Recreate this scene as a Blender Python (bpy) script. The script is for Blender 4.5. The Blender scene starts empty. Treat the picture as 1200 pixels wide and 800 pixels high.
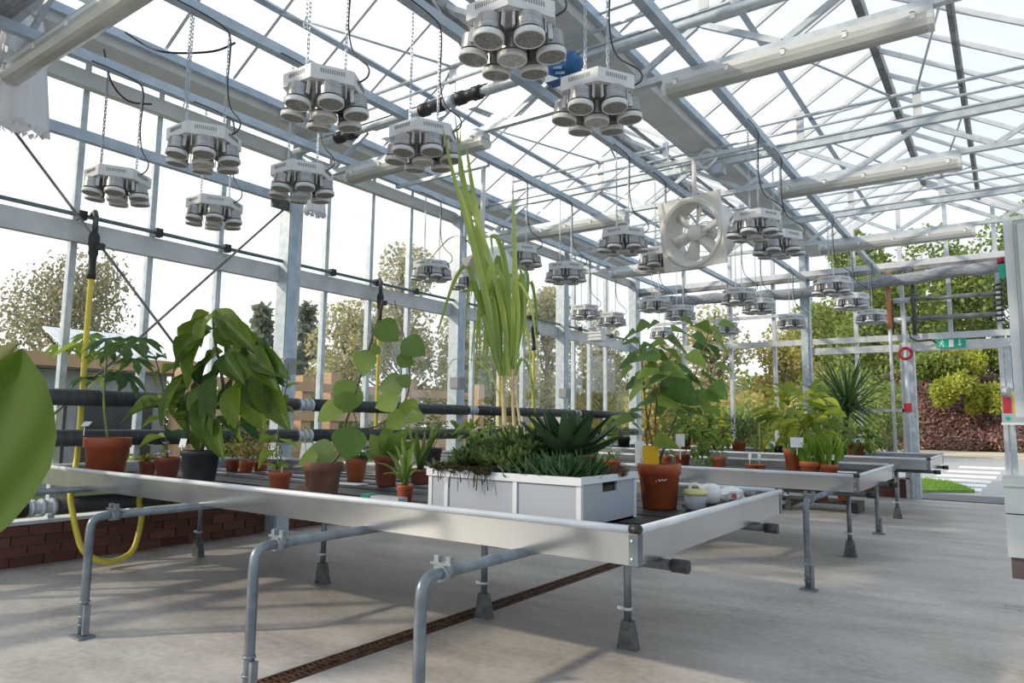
import bpy, math, random
from mathutils import Vector, Matrix
random.seed(7)
SC = bpy.context.scene
COL = SC.collection
PI = math.pi

# ------------------------------------------------------------------ camera
F_PX, YAW, PITCH, ROLL, H = 827.333, 0.6154, 0.1125, 0.0129, 1.1
cy, sy = math.cos(YAW), math.sin(YAW)
FW = Vector((-sy*math.cos(PITCH), cy*math.cos(PITCH), math.sin(PITCH)))
_r = Vector((cy, sy, 0)); _u = _r.cross(FW)
RR = math.cos(ROLL)*_r + math.sin(ROLL)*_u
UU = -math.sin(ROLL)*_r + math.cos(ROLL)*_u
CAM = Vector((0, 0, H))
cd = bpy.data.cameras.new('camera'); cd.sensor_width = 36; cd.lens = F_PX/1200*36
cd.clip_start = 0.05; cd.clip_end = 400
co = bpy.data.objects.new('camera', cd); COL.objects.link(co)
co.matrix_world = Matrix(((RR.x, UU.x, -FW.x, 0), (RR.y, UU.y, -FW.y, 0), (RR.z, UU.z, -FW.z, H), (0, 0, 0, 1)))
SC.camera = co

# measuring helpers: survey a point of the photograph onto a known real plane
def ray(x, y): return FW + RR*((x-600)/F_PX) - UU*((y-400)/F_PX)
def onz(x, y, z=0.0):
    d = ray(x, y); return CAM + d*((z-H)/d.z)
def onx(x, y, X):
    d = ray(x, y); return CAM + d*(X/d.x)
def ony(x, y, Y):
    d = ray(x, y); return CAM + d*(Y/d.y)
def ond(x, y, dep): return CAM + ray(x, y)*dep

# ------------------------------------------------------------------ world, sun, exposure
vs = SC.view_settings
vs.view_transform = 'Standard'; vs.look = 'None'; vs.gamma = 1.0; vs.exposure = 0.56; vs.use_curve_mapping = False
W = bpy.data.worlds.new('sky'); SC.world = W; W.use_nodes = True
nt = W.node_tree; nt.nodes.clear()
def N(t, typ, **kw):
    n = t.nodes.new(typ)
    for k, v in kw.items(): setattr(n, k, v)
    return n
out = N(nt, 'ShaderNodeOutputWorld'); bg = N(nt, 'ShaderNodeBackground')
tc = N(nt, 'ShaderNodeTexCoord'); sx = N(nt, 'ShaderNodeSeparateXYZ')
nt.links.new(tc.outputs['Generated'], sx.inputs[0])
no = N(nt, 'ShaderNodeTexNoise'); no.inputs['Scale'].default_value = 2.2; no.inputs['Detail'].default_value = 6
mp = N(nt, 'ShaderNodeMapping'); mp.inputs['Scale'].default_value = (1, 1, 2.2)
nt.links.new(tc.outputs['Generated'], mp.inputs[0]); nt.links.new(mp.outputs[0], no.inputs['Vector'])
# thin cloud veil: white round the sun side (-X), a breath of blue away from it (+X, up)
ax = N(nt, 'ShaderNodeMath', operation='MULTIPLY_ADD'); nt.links.new(sx.outputs[0], ax.inputs[0]); ax.inputs[1].default_value = 0.55; ax.inputs[2].default_value = 0.40
az = N(nt, 'ShaderNodeMath', operation='MULTIPLY_ADD'); nt.links.new(sx.outputs[2], az.inputs[0]); az.inputs[1].default_value = 0.25; nt.links.new(ax.outputs[0], az.inputs[2])
an = N(nt, 'ShaderNodeMath', operation='MULTIPLY_ADD'); nt.links.new(no.outputs[0], an.inputs[0]); an.inputs[1].default_value = 0.7; an.inputs[2].default_value = -0.32
ad = N(nt, 'ShaderNodeMath', operation='ADD'); nt.links.new(az.outputs[0], ad.inputs[0]); nt.links.new(an.outputs[0], ad.inputs[1])
cr = N(nt, 'ShaderNodeValToRGB')
cr.color_ramp.elements[0].position = 0.1; cr.color_ramp.elements[0].color = (0.93, 0.935, 0.95, 1)
cr.color_ramp.elements[1].position = 0.95; cr.color_ramp.elements[1].color = (0.55, 0.66, 0.76, 1)
nt.links.new(ad.outputs[0], cr.inputs[0]); nt.links.new(cr.outputs[0], bg.inputs[0])
bg.inputs[1].default_value = 1.0
nt.links.new(bg.outputs[0], out.inputs[0])

sd = bpy.data.lights.new('sun', 'SUN'); sd.energy = 2.1; sd.angle = math.radians(1.6); sd.color = (1.0, 0.88, 0.68)
so = bpy.data.objects.new('sun', sd); COL.objects.link(so)
_el = math.radians(27)
so.rotation_euler = Vector((0.69*math.cos(_el), 0.72*math.cos(_el), -math.sin(_el))).to_track_quat('-Z', 'Y').to_euler()

# ------------------------------------------------------------------ materials
def principled(name):
    m = bpy.data.materials.new(name); m.use_nodes = True
    return m, m.node_tree, m.node_tree.nodes['Principled BSDF'], m.node_tree.nodes['Material Output']
def mat(name, c1, c2=None, rough=0.5, metal=0.0, scale=8.0, stretch=(1, 1, 1), bump=0.0, detail=5.0, spec=None, island=False, coord='Object', lo=0.35, hi=0.65, bscale=None):
    m, t, p, o = principled(name)
    p.inputs['Roughness'].default_value = rough; p.inputs['Metallic'].default_value = metal
    if spec is not None: p.inputs['Specular IOR Level'].default_value = spec
    if c2 is None and not bump:
        p.inputs['Base Color'].default_value = (*c1, 1); return m
    c2 = c2 or c1
    tx = N(t, 'ShaderNodeTexCoord'); mp = N(t, 'ShaderNodeMapping'); mp.inputs['Scale'].default_value = stretch
    t.links.new(tx.outputs[coord], mp.inputs[0])
    n = N(t, 'ShaderNodeTexNoise'); n.inputs['Scale'].default_value = scale; n.inputs['Detail'].default_value = detail
    t.links.new(mp.outputs[0], n.inputs['Vector'])
    r = N(t, 'ShaderNodeValToRGB'); e = r.color_ramp.elements
    e[0].position = lo; e[0].color = (*c1, 1); e[1].position = hi; e[1].color = (*c2, 1)
    src = n.outputs[0]
    if island:
        g = N(t, 'ShaderNodeNewGeometry'); a = N(t, 'ShaderNodeMath', operation='ADD'); a.inputs[1].default_value = 0
        mx = N(t, 'ShaderNodeMix'); mx.inputs[0].default_value = 0.6
        t.links.new(n.outputs[0], mx.inputs[2]); t.links.new(g.outputs['Random Per Island'], mx.inputs[3])
        src = mx.outputs[0]; e[0].position = 0.1; e[1].position = 0.9
    t.links.new(src, r.inputs[0]); t.links.new(r.outputs[0], p.inputs['Base Color'])
    if bump:
        b = N(t, 'ShaderNodeBump'); b.inputs['Strength'].default_value = bump; b.inputs['Distance'].default_value = 0.01
        if bscale:
            n2 = N(t, 'ShaderNodeTexNoise'); n2.inputs['Scale'].default_value = bscale; n2.inputs['Detail'].default_value = 4
            t.links.new(mp.outputs[0], n2.inputs['Vector']); t.links.new(n2.outputs[0], b.inputs['Height'])
        else: t.links.new(n.outputs[0], b.inputs['Height'])
        t.links.new(b.outputs[0], p.inputs['Normal'])
    return m
def leafmat(name, c1, c2, trans=0.45, rough=0.45, scale=6, rnd='object', vein=0.0):
    """leaf: glossy surface over diffuse + light let through the blade"""
    m, t, p, o = principled(name)
    tx = N(t, 'ShaderNodeTexCoord'); n = N(t, 'ShaderNodeTexNoise'); n.inputs['Scale'].default_value = scale
    t.links.new(tx.outputs['Object'], n.inputs['Vector'])
    if rnd == 'object':
        oi = N(t, 'ShaderNodeObjectInfo'); rs = oi.outputs['Random']
    else:
        g = N(t, 'ShaderNodeNewGeometry'); rs = g.outputs['Random Per Island']
    mx = N(t, 'ShaderNodeMix'); mx.inputs[0].default_value = 0.65
    t.links.new(n.outputs[0], mx.inputs[2]); t.links.new(rs, mx.inputs[3])
    r = N(t, 'ShaderNodeValToRGB'); e = r.color_ramp.elements
    e[0].position = 0.15; e[0].color = (*c1, 1); e[1].position = 0.85; e[1].color = (*c2, 1)
    t.links.new(mx.outputs[0], r.inputs[0]); t.links.new(r.outputs[0], p.inputs['Base Color'])
    p.inputs['Roughness'].default_value = rough
    tr = N(t, 'ShaderNodeBsdfTranslucent'); hs = N(t, 'ShaderNodeHueSaturation'); hs.inputs['Value'].default_value = 1.5; hs.inputs['Hue'].default_value = 0.485
    t.links.new(r.outputs[0], hs.inputs['Color']); t.links.new(hs.outputs[0], tr.inputs[0])
    ms = N(t, 'ShaderNodeMixShader'); ms.inputs[0].default_value = trans
    t.links.new(p.outputs[0], ms.inputs[1]); t.links.new(tr.outputs[0], ms.inputs[2]); t.links.new(ms.outputs[0], o.inputs[0])
    if vein:
        w = N(t, 'ShaderNodeTexWave', wave_type='BANDS', bands_direction='X'); w.inputs['Scale'].default_value = vein; w.inputs['Distortion'].default_value = 1.0
        t.links.new(tx.outputs['Object'], w.inputs['Vector'])
        b = N(t, 'ShaderNodeBump'); b.inputs['Strength'].default_value = 0.35; b.inputs['Distance'].default_value = 0.02
        t.links.new(w.outputs[1], b.inputs['Height']); t.links.new(b.outputs[0], p.inputs['Normal'])
    return m
def glassmat(name, tint, gl=0.5):
    m, t, p, o = principled(name); t.nodes.remove(p)
    tr = N(t, 'ShaderNodeBsdfTransparent'); tr.inputs[0].default_value = (*tint, 1)
    g = N(t, 'ShaderNodeBsdfGlossy'); g.inputs['Roughness'].default_value = 0.03
    fr = N(t, 'ShaderNodeFresnel'); fr.inputs[0].default_value = 1.45
    mu = N(t, 'ShaderNodeMath', operation='MULTIPLY'); mu.inputs[1].default_value = gl
    t.links.new(fr.outputs[0], mu.inputs[0])
    ms = N(t, 'ShaderNodeMixShader'); t.links.new(mu.outputs[0], ms.inputs[0]); t.links.new(tr.outputs[0], ms.inputs[1]); t.links.new(g.outputs[0], ms.inputs[2])
    t.links.new(ms.outputs[0], o.inputs[0]); return m

GALV = mat('galvanised_steel', (0.47, 0.53, 0.59), (0.62, 0.67, 0.72), 0.40, 0.28, 14, bump=0.03)
GALVD = mat('dull_galvanised_steel', (0.07, 0.08, 0.08), (0.14, 0.15, 0.155), 0.5, 0.5, 20)
CLAMPM = mat('clamp_zinc', (0.18, 0.21, 0.24), (0.27, 0.30, 0.33), 0.38, 0.5, 12)
LEGM = mat('galvanised_pipe', (0.13, 0.155, 0.18), (0.21, 0.245, 0.275), 0.36, 0.5, 12)
ALU = mat('mill_aluminium', (0.44, 0.455, 0.475), (0.50, 0.515, 0.535), 0.20, 0.9, 2.5, (1, 1, 1), bump=0.015)
ALUW = mat('white_aluminium', (0.58, 0.60, 0.64), (0.70, 0.72, 0.75), 0.45, 0.15, 6)
RAIL = mat('blue_grey_rail', (0.40, 0.48, 0.59), (0.52, 0.60, 0.70), 0.38, 0.18, 7)
GUT = mat('pale_gutter_steel', (0.58, 0.58, 0.58), (0.68, 0.68, 0.68), 0.5, 0.1, 3)
DARKBAR = mat('weathered_grey_bar', (0.15, 0.15, 0.15), (0.30, 0.30, 0.30), 0.5, 0.3, 6)
WHITEP = mat('white_lamp_paint', (0.64, 0.65, 0.68), (0.70, 0.71, 0.73), 0.4, 0.0, 9)
CAN = mat('ribbed_aluminium', (0.30, 0.295, 0.295), (0.46, 0.45, 0.45), 0.32, 0.75, 60, (0.2, 0.2, 6))
BLACK = mat('black_plastic', (0.012, 0.012, 0.014), (0.03, 0.03, 0.035), 0.45, 0, 10)
RUBBER = mat('black_pipe_lagging', (0.022, 0.024, 0.028), (0.05, 0.055, 0.06), 0.55, 0, 4, (1, 6, 1), bump=0.1)
YELLOW = mat('yellow_hose', (0.62, 0.50, 0.05), (0.72, 0.60, 0.08), 0.4, 0, 6)
BLUE = mat('blue_motor_paint', (0.02, 0.10, 0.28), (0.03, 0.16, 0.40), 0.35, 0, 8)
COPPER = mat('orange_pipe', (0.50, 0.18, 0.08), (0.60, 0.25, 0.12), 0.4, 0, 6)
RED = mat('red_plastic', (0.42, 0.02, 0.03), (0.50, 0.03, 0.04), 0.4, 0, 6)
FANW = mat('cream_white_plastic', (0.72, 0.70, 0.66), (0.82, 0.81, 0.79), 0.4, 0, 4)
WHITE = mat('white_card', (0.80, 0.81, 0.83), (0.86, 0.86, 0.88), 0.6, 0, 5)
CLOTH = leafmat('white_screen_cloth', (0.66, 0.66, 0.72), (0.80, 0.80, 0.84), 0.35, 0.9, 5)
SCREEN = mat('grey_screen_fabric', (0.22, 0.24, 0.28), (0.36, 0.38, 0.42), 0.8, 0, 9, (1, 4, 4), bump=0.3)
TERRA = mat('terracotta_plastic', (0.30, 0.062, 0.022), (0.38, 0.088, 0.032), 0.42, 0, 5)
TERRAB = mat('bright_terracotta_plastic', (0.44, 0.12, 0.045), (0.52, 0.15, 0.06), 0.45, 0, 5)
TERRAD = mat('brown_red_plastic', (0.20, 0.045, 0.022), (0.25, 0.06, 0.03), 0.4, 0, 5)
CLAY = mat('old_clay', (0.13, 0.058, 0.036), (0.21, 0.10, 0.062), 0.75, 0, 9, bump=0.1)
SOIL = mat('potting_soil', (0.02, 0.012, 0.008), (0.07, 0.045, 0.03), 0.95, 0, 40, bump=0.6)
WOODB = mat('dry_stem', (0.10, 0.06, 0.035), (0.20, 0.13, 0.08), 0.8, 0, 20)
STEMG = mat('green_stem', (0.10, 0.15, 0.04), (0.20, 0.26, 0.08), 0.55, 0, 14)
STEMD = mat('dark_stem', (0.035, 0.04, 0.02), (0.08, 0.075, 0.04), 0.6, 0, 14)
CANEM = mat('straw_cane', (0.48, 0.36, 0.20), (0.62, 0.50, 0.30), 0.6, 0, 20)
TRAY = mat('black_matting', (0.012, 0.013, 0.016), (0.03, 0.033, 0.038), 0.55, 0, 5, bump=0.25, bscale=38)
WETM = mat('wet_grey_liner', (0.22, 0.23, 0.26), (0.45, 0.46, 0.50), 0.22, 0, 3.5, bump=0.25, bscale=22)
CRATE = leafmat('translucent_white_crate', (0.45, 0.48, 0.54), (0.49, 0.52, 0.58), 0.25, 0.35, 4)
CRATEL = mat('crate_rim_plastic', (0.58, 0.60, 0.64), (0.64, 0.66, 0.70), 0.4, 0, 4)
RUST = mat('rusty_grate', (0.05, 0.025, 0.015), (0.16, 0.08, 0.045), 0.75, 0.3, 20, bump=0.2)
STEELBOX = mat('grey_enamel', (0.36, 0.40, 0.42), (0.44, 0.48, 0.50), 0.4, 0.2, 4)
DARKST = mat('dark_brown_steel', (0.06, 0.05, 0.05), (0.11, 0.09, 0.085), 0.5, 0.4, 6)
GLASS = glassmat('window_glass', (0.965, 0.975, 0.97), 0.22)
RGLASS = glassmat('roof_glass', (0.975, 0.985, 0.99), 0.12)
DIFF = mat('lamp_diffuser', (0.40, 0.41, 0.40), (0.54, 0.55, 0.54), 0.15, 0.0, 3, (0.5, 3, 3))
EXITG = mat('exit_green', (0.0, 0.42, 0.27), None, 0.4)
TRAP = mat('yellow_sticky_card', (0.80, 0.47, 0.01), (0.85, 0.52, 0.02), 0.4, 0, 9)
TIMBER = mat('fence_timber', (0.42, 0.26, 0.15), (0.58, 0.38, 0.23), 0.75, 0, 6, (1, 8, 8))
DARKWIN = mat('dark_window', (0.03, 0.035, 0.04), (0.06, 0.065, 0.07), 0.15, 0, 3)
GREYWALL = mat('grey_render', (0.30, 0.31, 0.34), (0.36, 0.37, 0.40), 0.8, 0, 4)
ROOFW = mat('pale_corrugated_roof', (0.70, 0.71, 0.74), (0.78, 0.79, 0.82), 0.5, 0, 2)
# lamp lens: speckled LEDs under grey glass
LENS, t, p, o = principled('led_lens')
tx = N(t, 'ShaderNodeTexCoord'); vo = N(t, 'ShaderNodeTexVoronoi'); vo.inputs['Scale'].default_value = 95
t.links.new(tx.outputs['Object'], vo.inputs['Vector']); r = N(t, 'ShaderNodeValToRGB')
r.color_ramp.elements[0].position = 0.15; r.color_ramp.elements[0].color = (0.72, 0.70, 0.70, 1)
r.color_ramp.elements[1].position = 0.5; r.color_ramp.elements[1].color = (0.44, 0.43, 0.44, 1)
t.links.new(vo.outputs[0], r.inputs[0]); t.links.new(r.outputs[0], p.inputs['Base Color']); p.inputs['Roughness'].default_value = 0.25
# concrete floor
FLOOR, t, p, o = principled('worn_concrete')
tx = N(t, 'ShaderNodeTexCoord')
n1 = N(t, 'ShaderNodeTexNoise'); n1.inputs['Scale'].default_value = 1.1; n1.inputs['Detail'].default_value = 9; n1.inputs['Roughness'].default_value = 0.62
n2 = N(t, 'ShaderNodeTexNoise'); n2.inputs['Scale'].default_value = 26; n2.inputs['Detail'].default_value = 8
mp = N(t, 'ShaderNodeMapping'); mp.inputs['Scale'].default_value = (1.0, 2.4, 1); mp.inputs['Rotation'].default_value = (0, 0, 0.5)
t.links.new(tx.outputs['Object'], mp.inputs[0]); t.links.new(mp.outputs[0], n1.inputs['Vector']); t.links.new(tx.outputs['Object'], n2.inputs['Vector'])
mx = N(t, 'ShaderNodeMix'); mx.inputs[0].default_value = 0.3; t.links.new(n1.outputs[0], mx.inputs[2]); t.links.new(n2.outputs[0], mx.inputs[3])
r = N(t, 'ShaderNodeValToRGB'); e = r.color_ramp.elements
e[0].position = 0.36; e[0].color = (0.32, 0.295, 0.28, 1); e[1].position = 0.64; e[1].color = (0.57, 0.53, 0.505, 1)
q = e.new(0.5); q.color = (0.46, 0.425, 0.40, 1)
t.links.new(mx.outputs[0], r.inputs[0]); t.links.new(r.outputs[0], p.inputs['Base Color'])
rr = N(t, 'ShaderNodeMapRange'); rr.inputs[3].default_value = 0.38; rr.inputs[4].default_value = 0.62
t.links.new(n1.outputs[0], rr.inputs[0]); t.links.new(rr.outputs[0], p.inputs['Roughness'])
b = N(t, 'ShaderNodeBump'); b.inputs['Strength'].default_value = 0.12; b.inputs['Distance'].default_value = 0.01
t.links.new(n2.outputs[0], b.inputs['Height']); t.links.new(b.outputs[0], p.inputs['Normal'])
# brick: each brick its own tone
BRICK, t, p, o = principled('red_brick')
oi = N(t, 'ShaderNodeObjectInfo'); tx = N(t, 'ShaderNodeTexCoord'); n = N(t, 'ShaderNodeTexNoise'); n.inputs['Scale'].default_value = 28; n.inputs['Detail'].default_value = 6
t.links.new(tx.outputs['Object'], n.inputs['Vector'])
mx = N(t, 'ShaderNodeMix'); mx.inputs[0].default_value = 0.55; t.links.new(n.outputs[0], mx.inputs[2]); t.links.new(oi.outputs['Random'], mx.inputs[3])
r = N(t, 'ShaderNodeValToRGB'); e = r.color_ramp.elements
e[0].position = 0.15; e[0].color = (0.10, 0.036, 0.026, 1); e[1].position = 0.85; e[1].color = (0.22, 0.085, 0.06, 1)
t.links.new(mx.outputs[0], r.inputs[0]); t.links.new(r.outputs[0], p.inputs['Base Color']); p.inputs['Roughness'].default_value = 0.85
b = N(t, 'ShaderNodeBump'); b.inputs['Strength'].default_value = 0.3; b.inputs['Distance'].default_value = 0.01
t.links.new(n.outputs[0], b.inputs['Height']); t.links.new(b.outputs[0], p.inputs['Normal'])
MORTAR = mat('mortar', (0.13, 0.11, 0.10), (0.20, 0.17, 0.155), 0.9, 0, 30)

L_CACAO = leafmat('glossy_dark_leaf', (0.028, 0.080, 0.020), (0.19, 0.28, 0.025), 0.40, 0.33, 5, vein=9)
L_PAP = leafmat('papaya_leaf', (0.035, 0.10, 0.035), (0.12, 0.22, 0.03), 0.4, 0.4)
L_LIME = leafmat('lime_leaf', (0.13, 0.22, 0.035), (0.27, 0.38, 0.06), 0.45, 0.45, vein=6)
L_ROUND = leafmat('round_vine_leaf', (0.10, 0.19, 0.04), (0.20, 0.30, 0.065), 0.45, 0.5, vein=5)
L_HIB = leafmat('broad_leaf', (0.06, 0.15, 0.03), (0.23, 0.33, 0.06), 0.42, 0.45, vein=5)
L_REED = leafmat('reed_blade', (0.15, 0.27, 0.05), (0.48, 0.56, 0.16), 0.45, 0.42)
L_BIG = leafmat('banana_leaf', (0.046, 0.105, 0.001), (0.066, 0.132, 0.002), 0.5, 0.75, 3, vein=4)
L_OLIVE = leafmat('olive_leaf', (0.11, 0.13, 0.05), (0.17, 0.19, 0.08), 0.4, 0.5, 3)
L_SUCC = leafmat('succulent_green', (0.03, 0.07, 0.025), (0.19, 0.24, 0.085), 0.1, 0.35, 8, 'island')
L_HAW = leafmat('pale_speckled_succulent', (0.03, 0.08, 0.035), (0.10, 0.19, 0.075), 0.08, 0.3, 60, 'island')
L_ALOE = leafmat('aloe_blue_green', (0.030, 0.062, 0.028), (0.075, 0.135, 0.055), 0.08, 0.35, 8)
L_DRY = leafmat('dry_golden_foliage', (0.22, 0.16, 0.045), (0.48, 0.40, 0.13), 0.3, 0.7, 9, 'island')
L_BUSH = leafmat('yellow_green_foliage', (0.08, 0.17, 0.025), (0.46, 0.50, 0.06), 0.42, 0.45, 4)
L_GRASS = leafmat('fresh_grass', (0.16, 0.30, 0.04), (0.32, 0.50, 0.08), 0.4, 0.45, 8, 'island')
L_DARK = leafmat('dark_needle_foliage', (0.02, 0.05, 0.018), (0.06, 0.11, 0.035), 0.25, 0.5, 9, 'island')
L_YUC = leafmat('spiky_cordyline', (0.035, 0.09, 0.03), (0.12, 0.22, 0.06), 0.22, 0.4, 9)
T_BIRCH = leafmat('birch_foliage', (0.17, 0.19, 0.11), (0.40, 0.35, 0.20), 0.45, 0.6, 2, 'island')
T_SILV = leafmat('autumn_birch_foliage', (0.26, 0.28, 0.13), (0.56, 0.50, 0.26), 0.5, 0.6, 2, 'island')
T_CON = leafmat('conifer_foliage', (0.17, 0.20, 0.15), (0.27, 0.30, 0.22), 0.25, 0.7, 2, 'island')
T_GREEN = leafmat('hedge_green_foliage', (0.10, 0.16, 0.035), (0.36, 0.42, 0.11), 0.38, 0.55, 2, 'island')
T_YEL = leafmat('yellow_shrub_foliage', (0.24, 0.29, 0.04), (0.46, 0.48, 0.08), 0.35, 0.55, 2, 'island')
T_GOLD = leafmat('golden_shrub_foliage', (0.26, 0.27, 0.07), (0.60, 0.52, 0.18), 0.45, 0.6, 2, 'island')
T_BURG = leafmat('burgundy_hedge_foliage', (0.11, 0.065, 0.06), (0.46, 0.27, 0.23), 0.25, 0.55, 2, 'island')
BARK = mat('tree_bark', (0.12, 0.10, 0.085), (0.30, 0.27, 0.24), 0.9, 0, 6)
GRASSG = mat('rough_grass_ground', (0.10, 0.12, 0.04), (0.20, 0.19, 0.08), 0.9, 0, 0.7)
LAWN = mat('lawn_green', (0.10, 0.22, 0.03), (0.20, 0.36, 0.06), 0.8, 0, 12)
ASPH = mat('pale_asphalt', (0.36, 0.35, 0.36), (0.44, 0.43, 0.43), 0.8, 0, 6)
SANDP = mat('buff_paving', (0.52, 0.44, 0.32), (0.60, 0.52, 0.40), 0.8, 0, 3)
PAINT = mat('white_road_paint', (0.74, 0.73, 0.71), (0.82, 0.81, 0.79), 0.7, 0, 5)
MATG = mat('grey_threshold_mat', (0.13, 0.13, 0.15), (0.18, 0.18, 0.20), 0.8, 0, 20)

# ------------------------------------------------------------------ building helpers
WL = {}
def perp(d, up=Vector((0, 0, 1))):
    d = d.normalized()
    if abs(d.dot(up)) > 0.97: up = Vector((0, 1, 0)) if abs(d.y) < 0.9 else Vector((1, 0, 0))
    s = d.cross(up).normalized(); return s, s.cross(d).normalized()
class MB:
    def __init__(self): self.v = []; self.f = []; self.s = []
    def add(self, vs_, fs, smooth=False):
        o = len(self.v); self.v += [Vector(x) for x in vs_]
        for q in fs: self.f.append([i+o for i in q]); self.s.append(smooth)
        return self
    def box(self, a, b):
        x0, y0, z0 = a; x1, y1, z1 = b
        return self.add([(x0, y0, z0), (x1, y0, z0), (x1, y1, z0), (x0, y1, z0), (x0, y0, z1), (x1, y0, z1), (x1, y1, z1), (x0, y1, z1)],
                        [(0, 3, 2, 1), (4, 5, 6, 7), (0, 1, 5, 4), (1, 2, 6, 5), (2, 3, 7, 6), (3, 0, 4, 7)])
    def bar(self, p, q, w, h, up=(0, 0, 1)):
        p, q = Vector(p), Vector(q); s, u = perp(q-p, Vector(up)); s = s*w/2; u = u*h/2
        return self.add([p-s-u, p+s-u, p+s+u, p-s+u, q-s-u, q+s-u, q+s+u, q-s+u],
                        [(0, 1, 2, 3), (7, 6, 5, 4), (0, 4, 5, 1), (1, 5, 6, 2), (2, 6, 7, 3), (3, 7, 4, 0)])
    def tube(self, pts, r, n=8, radii=None, cap=True):
        pts = [Vector(x) for x in pts]; o = []; fs = []
        s = u = None
        for i, x in enumerate(pts):
            d = (pts[min(i+1, len(pts)-1)] - pts[max(i-1, 0)]).normalized()
            if s is None: s, u = perp(d)
            else:
                s = (s - d*s.dot(d)); s = s.normalized() if s.length > 1e-6 else perp(d)[0]; u = s.cross(d).normalized()
            rr_ = radii[i] if radii else r
            o += [x + (s*math.cos(2*PI*k/n) + u*math.sin(2*PI*k/n))*rr_ for k in range(n)]
        for i in range(len(pts)-1):
            for k in range(n): fs.append((i*n+k, i*n+(k+1) % n, (i+1)*n+(k+1) % n, (i+1)*n+k))
        self.add(o, fs, True)
        if cap:
            b = len(self.v)-len(o)
            self.f.append([b+k for k in range(n)][::-1]); self.s.append(False)
            self.f.append([b+(len(pts)-1)*n+k for k in range(n)]); self.s.append(False)
        return self
    def lathe(self, prof, c=(0, 0, 0), n=24, smooth=True, M=None, caps=True):
        c = Vector(c); o = []; fs = []
        for r_, z_ in prof:
            for k in range(n):
                x = Vector((r_*math.cos(2*PI*k/n), r_*math.sin(2*PI*k/n), z_))
                o.append(c + (M @ x if M else x))
        for i in range(len(prof)-1):
            for k in range(n): fs.append((i*n+k, i*n+(k+1) % n, (i+1)*n+(k+1) % n, (i+1)*n+k))
        self.add(o, fs, smooth); b = len(self.v)-len(o)
        if caps and prof[0][0] > 1e-5: self.f.append([b+k for k in range(n)][::-1]); self.s.append(False)
        if caps and prof[-1][0] > 1e-5: self.f.append([b+(len(prof)-1)*n+k for k in range(n)]); self.s.append(False)
        return self
    def quad(self, *q): return self.add(q, [tuple(range(len(q)))])
    def blade(self, pts, w, fold=0.25, side=None, taper=None):
        """long leaf: a folded strip along pts"""
        pts = [Vector(x) for x in pts]; n = len(pts); o = []; fs = []
        for i, x in enumerate(pts):
            d = (pts[min(i+1, n-1)] - pts[max(i-1, 0)]).normalized()
            s = side if side is not None else perp(d)[0]
            s = (s - d*s.dot(d)).normalized(); u = s.cross(d)
            t = i/(n-1); k = (taper(t) if taper else math.sin(PI*min(1, 0.12+0.88*(1-t)**0.8)*0.5)*(1 if t < 0.999 else 0.05))*w/2
            o += [x - s*k + u*k*fold, x, x + s*k + u*k*fold]
        for i in range(n-1):
            a = i*3; fs += [(a, a+1, a+4, a+3), (a+1, a+2, a+5, a+4)]
        return self.add(o, fs, True)
    def mesh(self, name, m, off=Vector((0, 0, 0))):
        me = bpy.data.meshes.new(name); me.from_pydata([tuple(x-off) for x in self.v], [], self.f)
        me.polygons.foreach_set('use_smooth', self.s); me.materials.append(m); me.update(); return me
    def build(self, name, m, parent=None, **kw):
        if parent is None:
            xs = [x.x for x in self.v]; ys = [x.y for x in self.v]
            off = Vector(((min(xs)+max(xs))/2, (min(ys)+max(ys))/2, min(x.z for x in self.v)))
        else: off = WL[parent]
        o = bpy.data.objects.new(name, self.mesh(name, m, off)); COL.objects.link(o)
        if parent is None: o.location = off; WL[o] = off
        else: o.parent = parent; WL[o] = WL[parent]
        for k, v_ in kw.items(): o[k] = v_
        return o
def tag(o, label, cat, group=None, kind=None):
    o['label'] = label; o['category'] = cat
    if group: o['group'] = group
    if kind: o['kind'] = kind
    return o
def thing(name, label, cat, loc=(0, 0, 0), group=None, kind=None):
    o = bpy.data.objects.new(name, None); COL.objects.link(o); o.empty_display_size = 0.1
    o.location = loc; WL[o] = Vector(loc)
    return tag(o, label, cat, group, kind)
def structure(name, label=None):
    o = bpy.data.objects.new(name, None); COL.objects.link(o); o['kind'] = 'structure'; WL[o] = Vector((0, 0, 0))
    if label: o['label'] = label
    return o
def inst(name, me, parent, loc, M=None, sc=(1, 1, 1)):
    """a piece sharing mesh data, placed at a world point under its parent"""
    o = bpy.data.objects.new(name, me); COL.objects.link(o); o.parent = parent
    A = Matrix.Translation(Vector(loc)-WL[parent])
    if M is not None: A = A @ M.to_4x4()
    o.matrix_local = A @ Matrix.Diagonal((*sc, 1)); WL[o] = Vector(loc); return o
def copy_tree(root, loc):
    def rec(o, par):
        c = o.copy(); COL.objects.link(c); c.parent = par
        if par is not None: c.matrix_parent_inverse = o.matrix_parent_inverse.copy()
        for ch in KIDS.get(o, []): rec(ch, c)
        return c
    c = rec(root, None); c.location = loc; WL[c] = Vector(loc); return c
KIDS = {}
def index_kids():
    KIDS.clear()
    for o in COL.objects:
        if o.parent: KIDS.setdefault(o.parent, []).append(o)
def frame(d, up=Vector((0, 0, 1))):
    d = Vector(d).normalized(); s, u = perp(d, Vector(up)); y = u.cross(d)
    return Matrix((d, y, u)).transposed()

def spline(pts, k=5):
    P = [Vector(x) for x in pts]; o = []
    for i in range(len(P)-1):
        a, b_, c, d = P[max(i-1, 0)], P[i], P[i+1], P[min(i+2, len(P)-1)]
        for j in range(k):
            t = j/k; o.append(0.5*((2*b_)+(c-a)*t+(2*a-5*b_+4*c-d)*t*t+(3*b_-a-3*c+d)*t**3))
    return o+[P[-1]]
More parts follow.
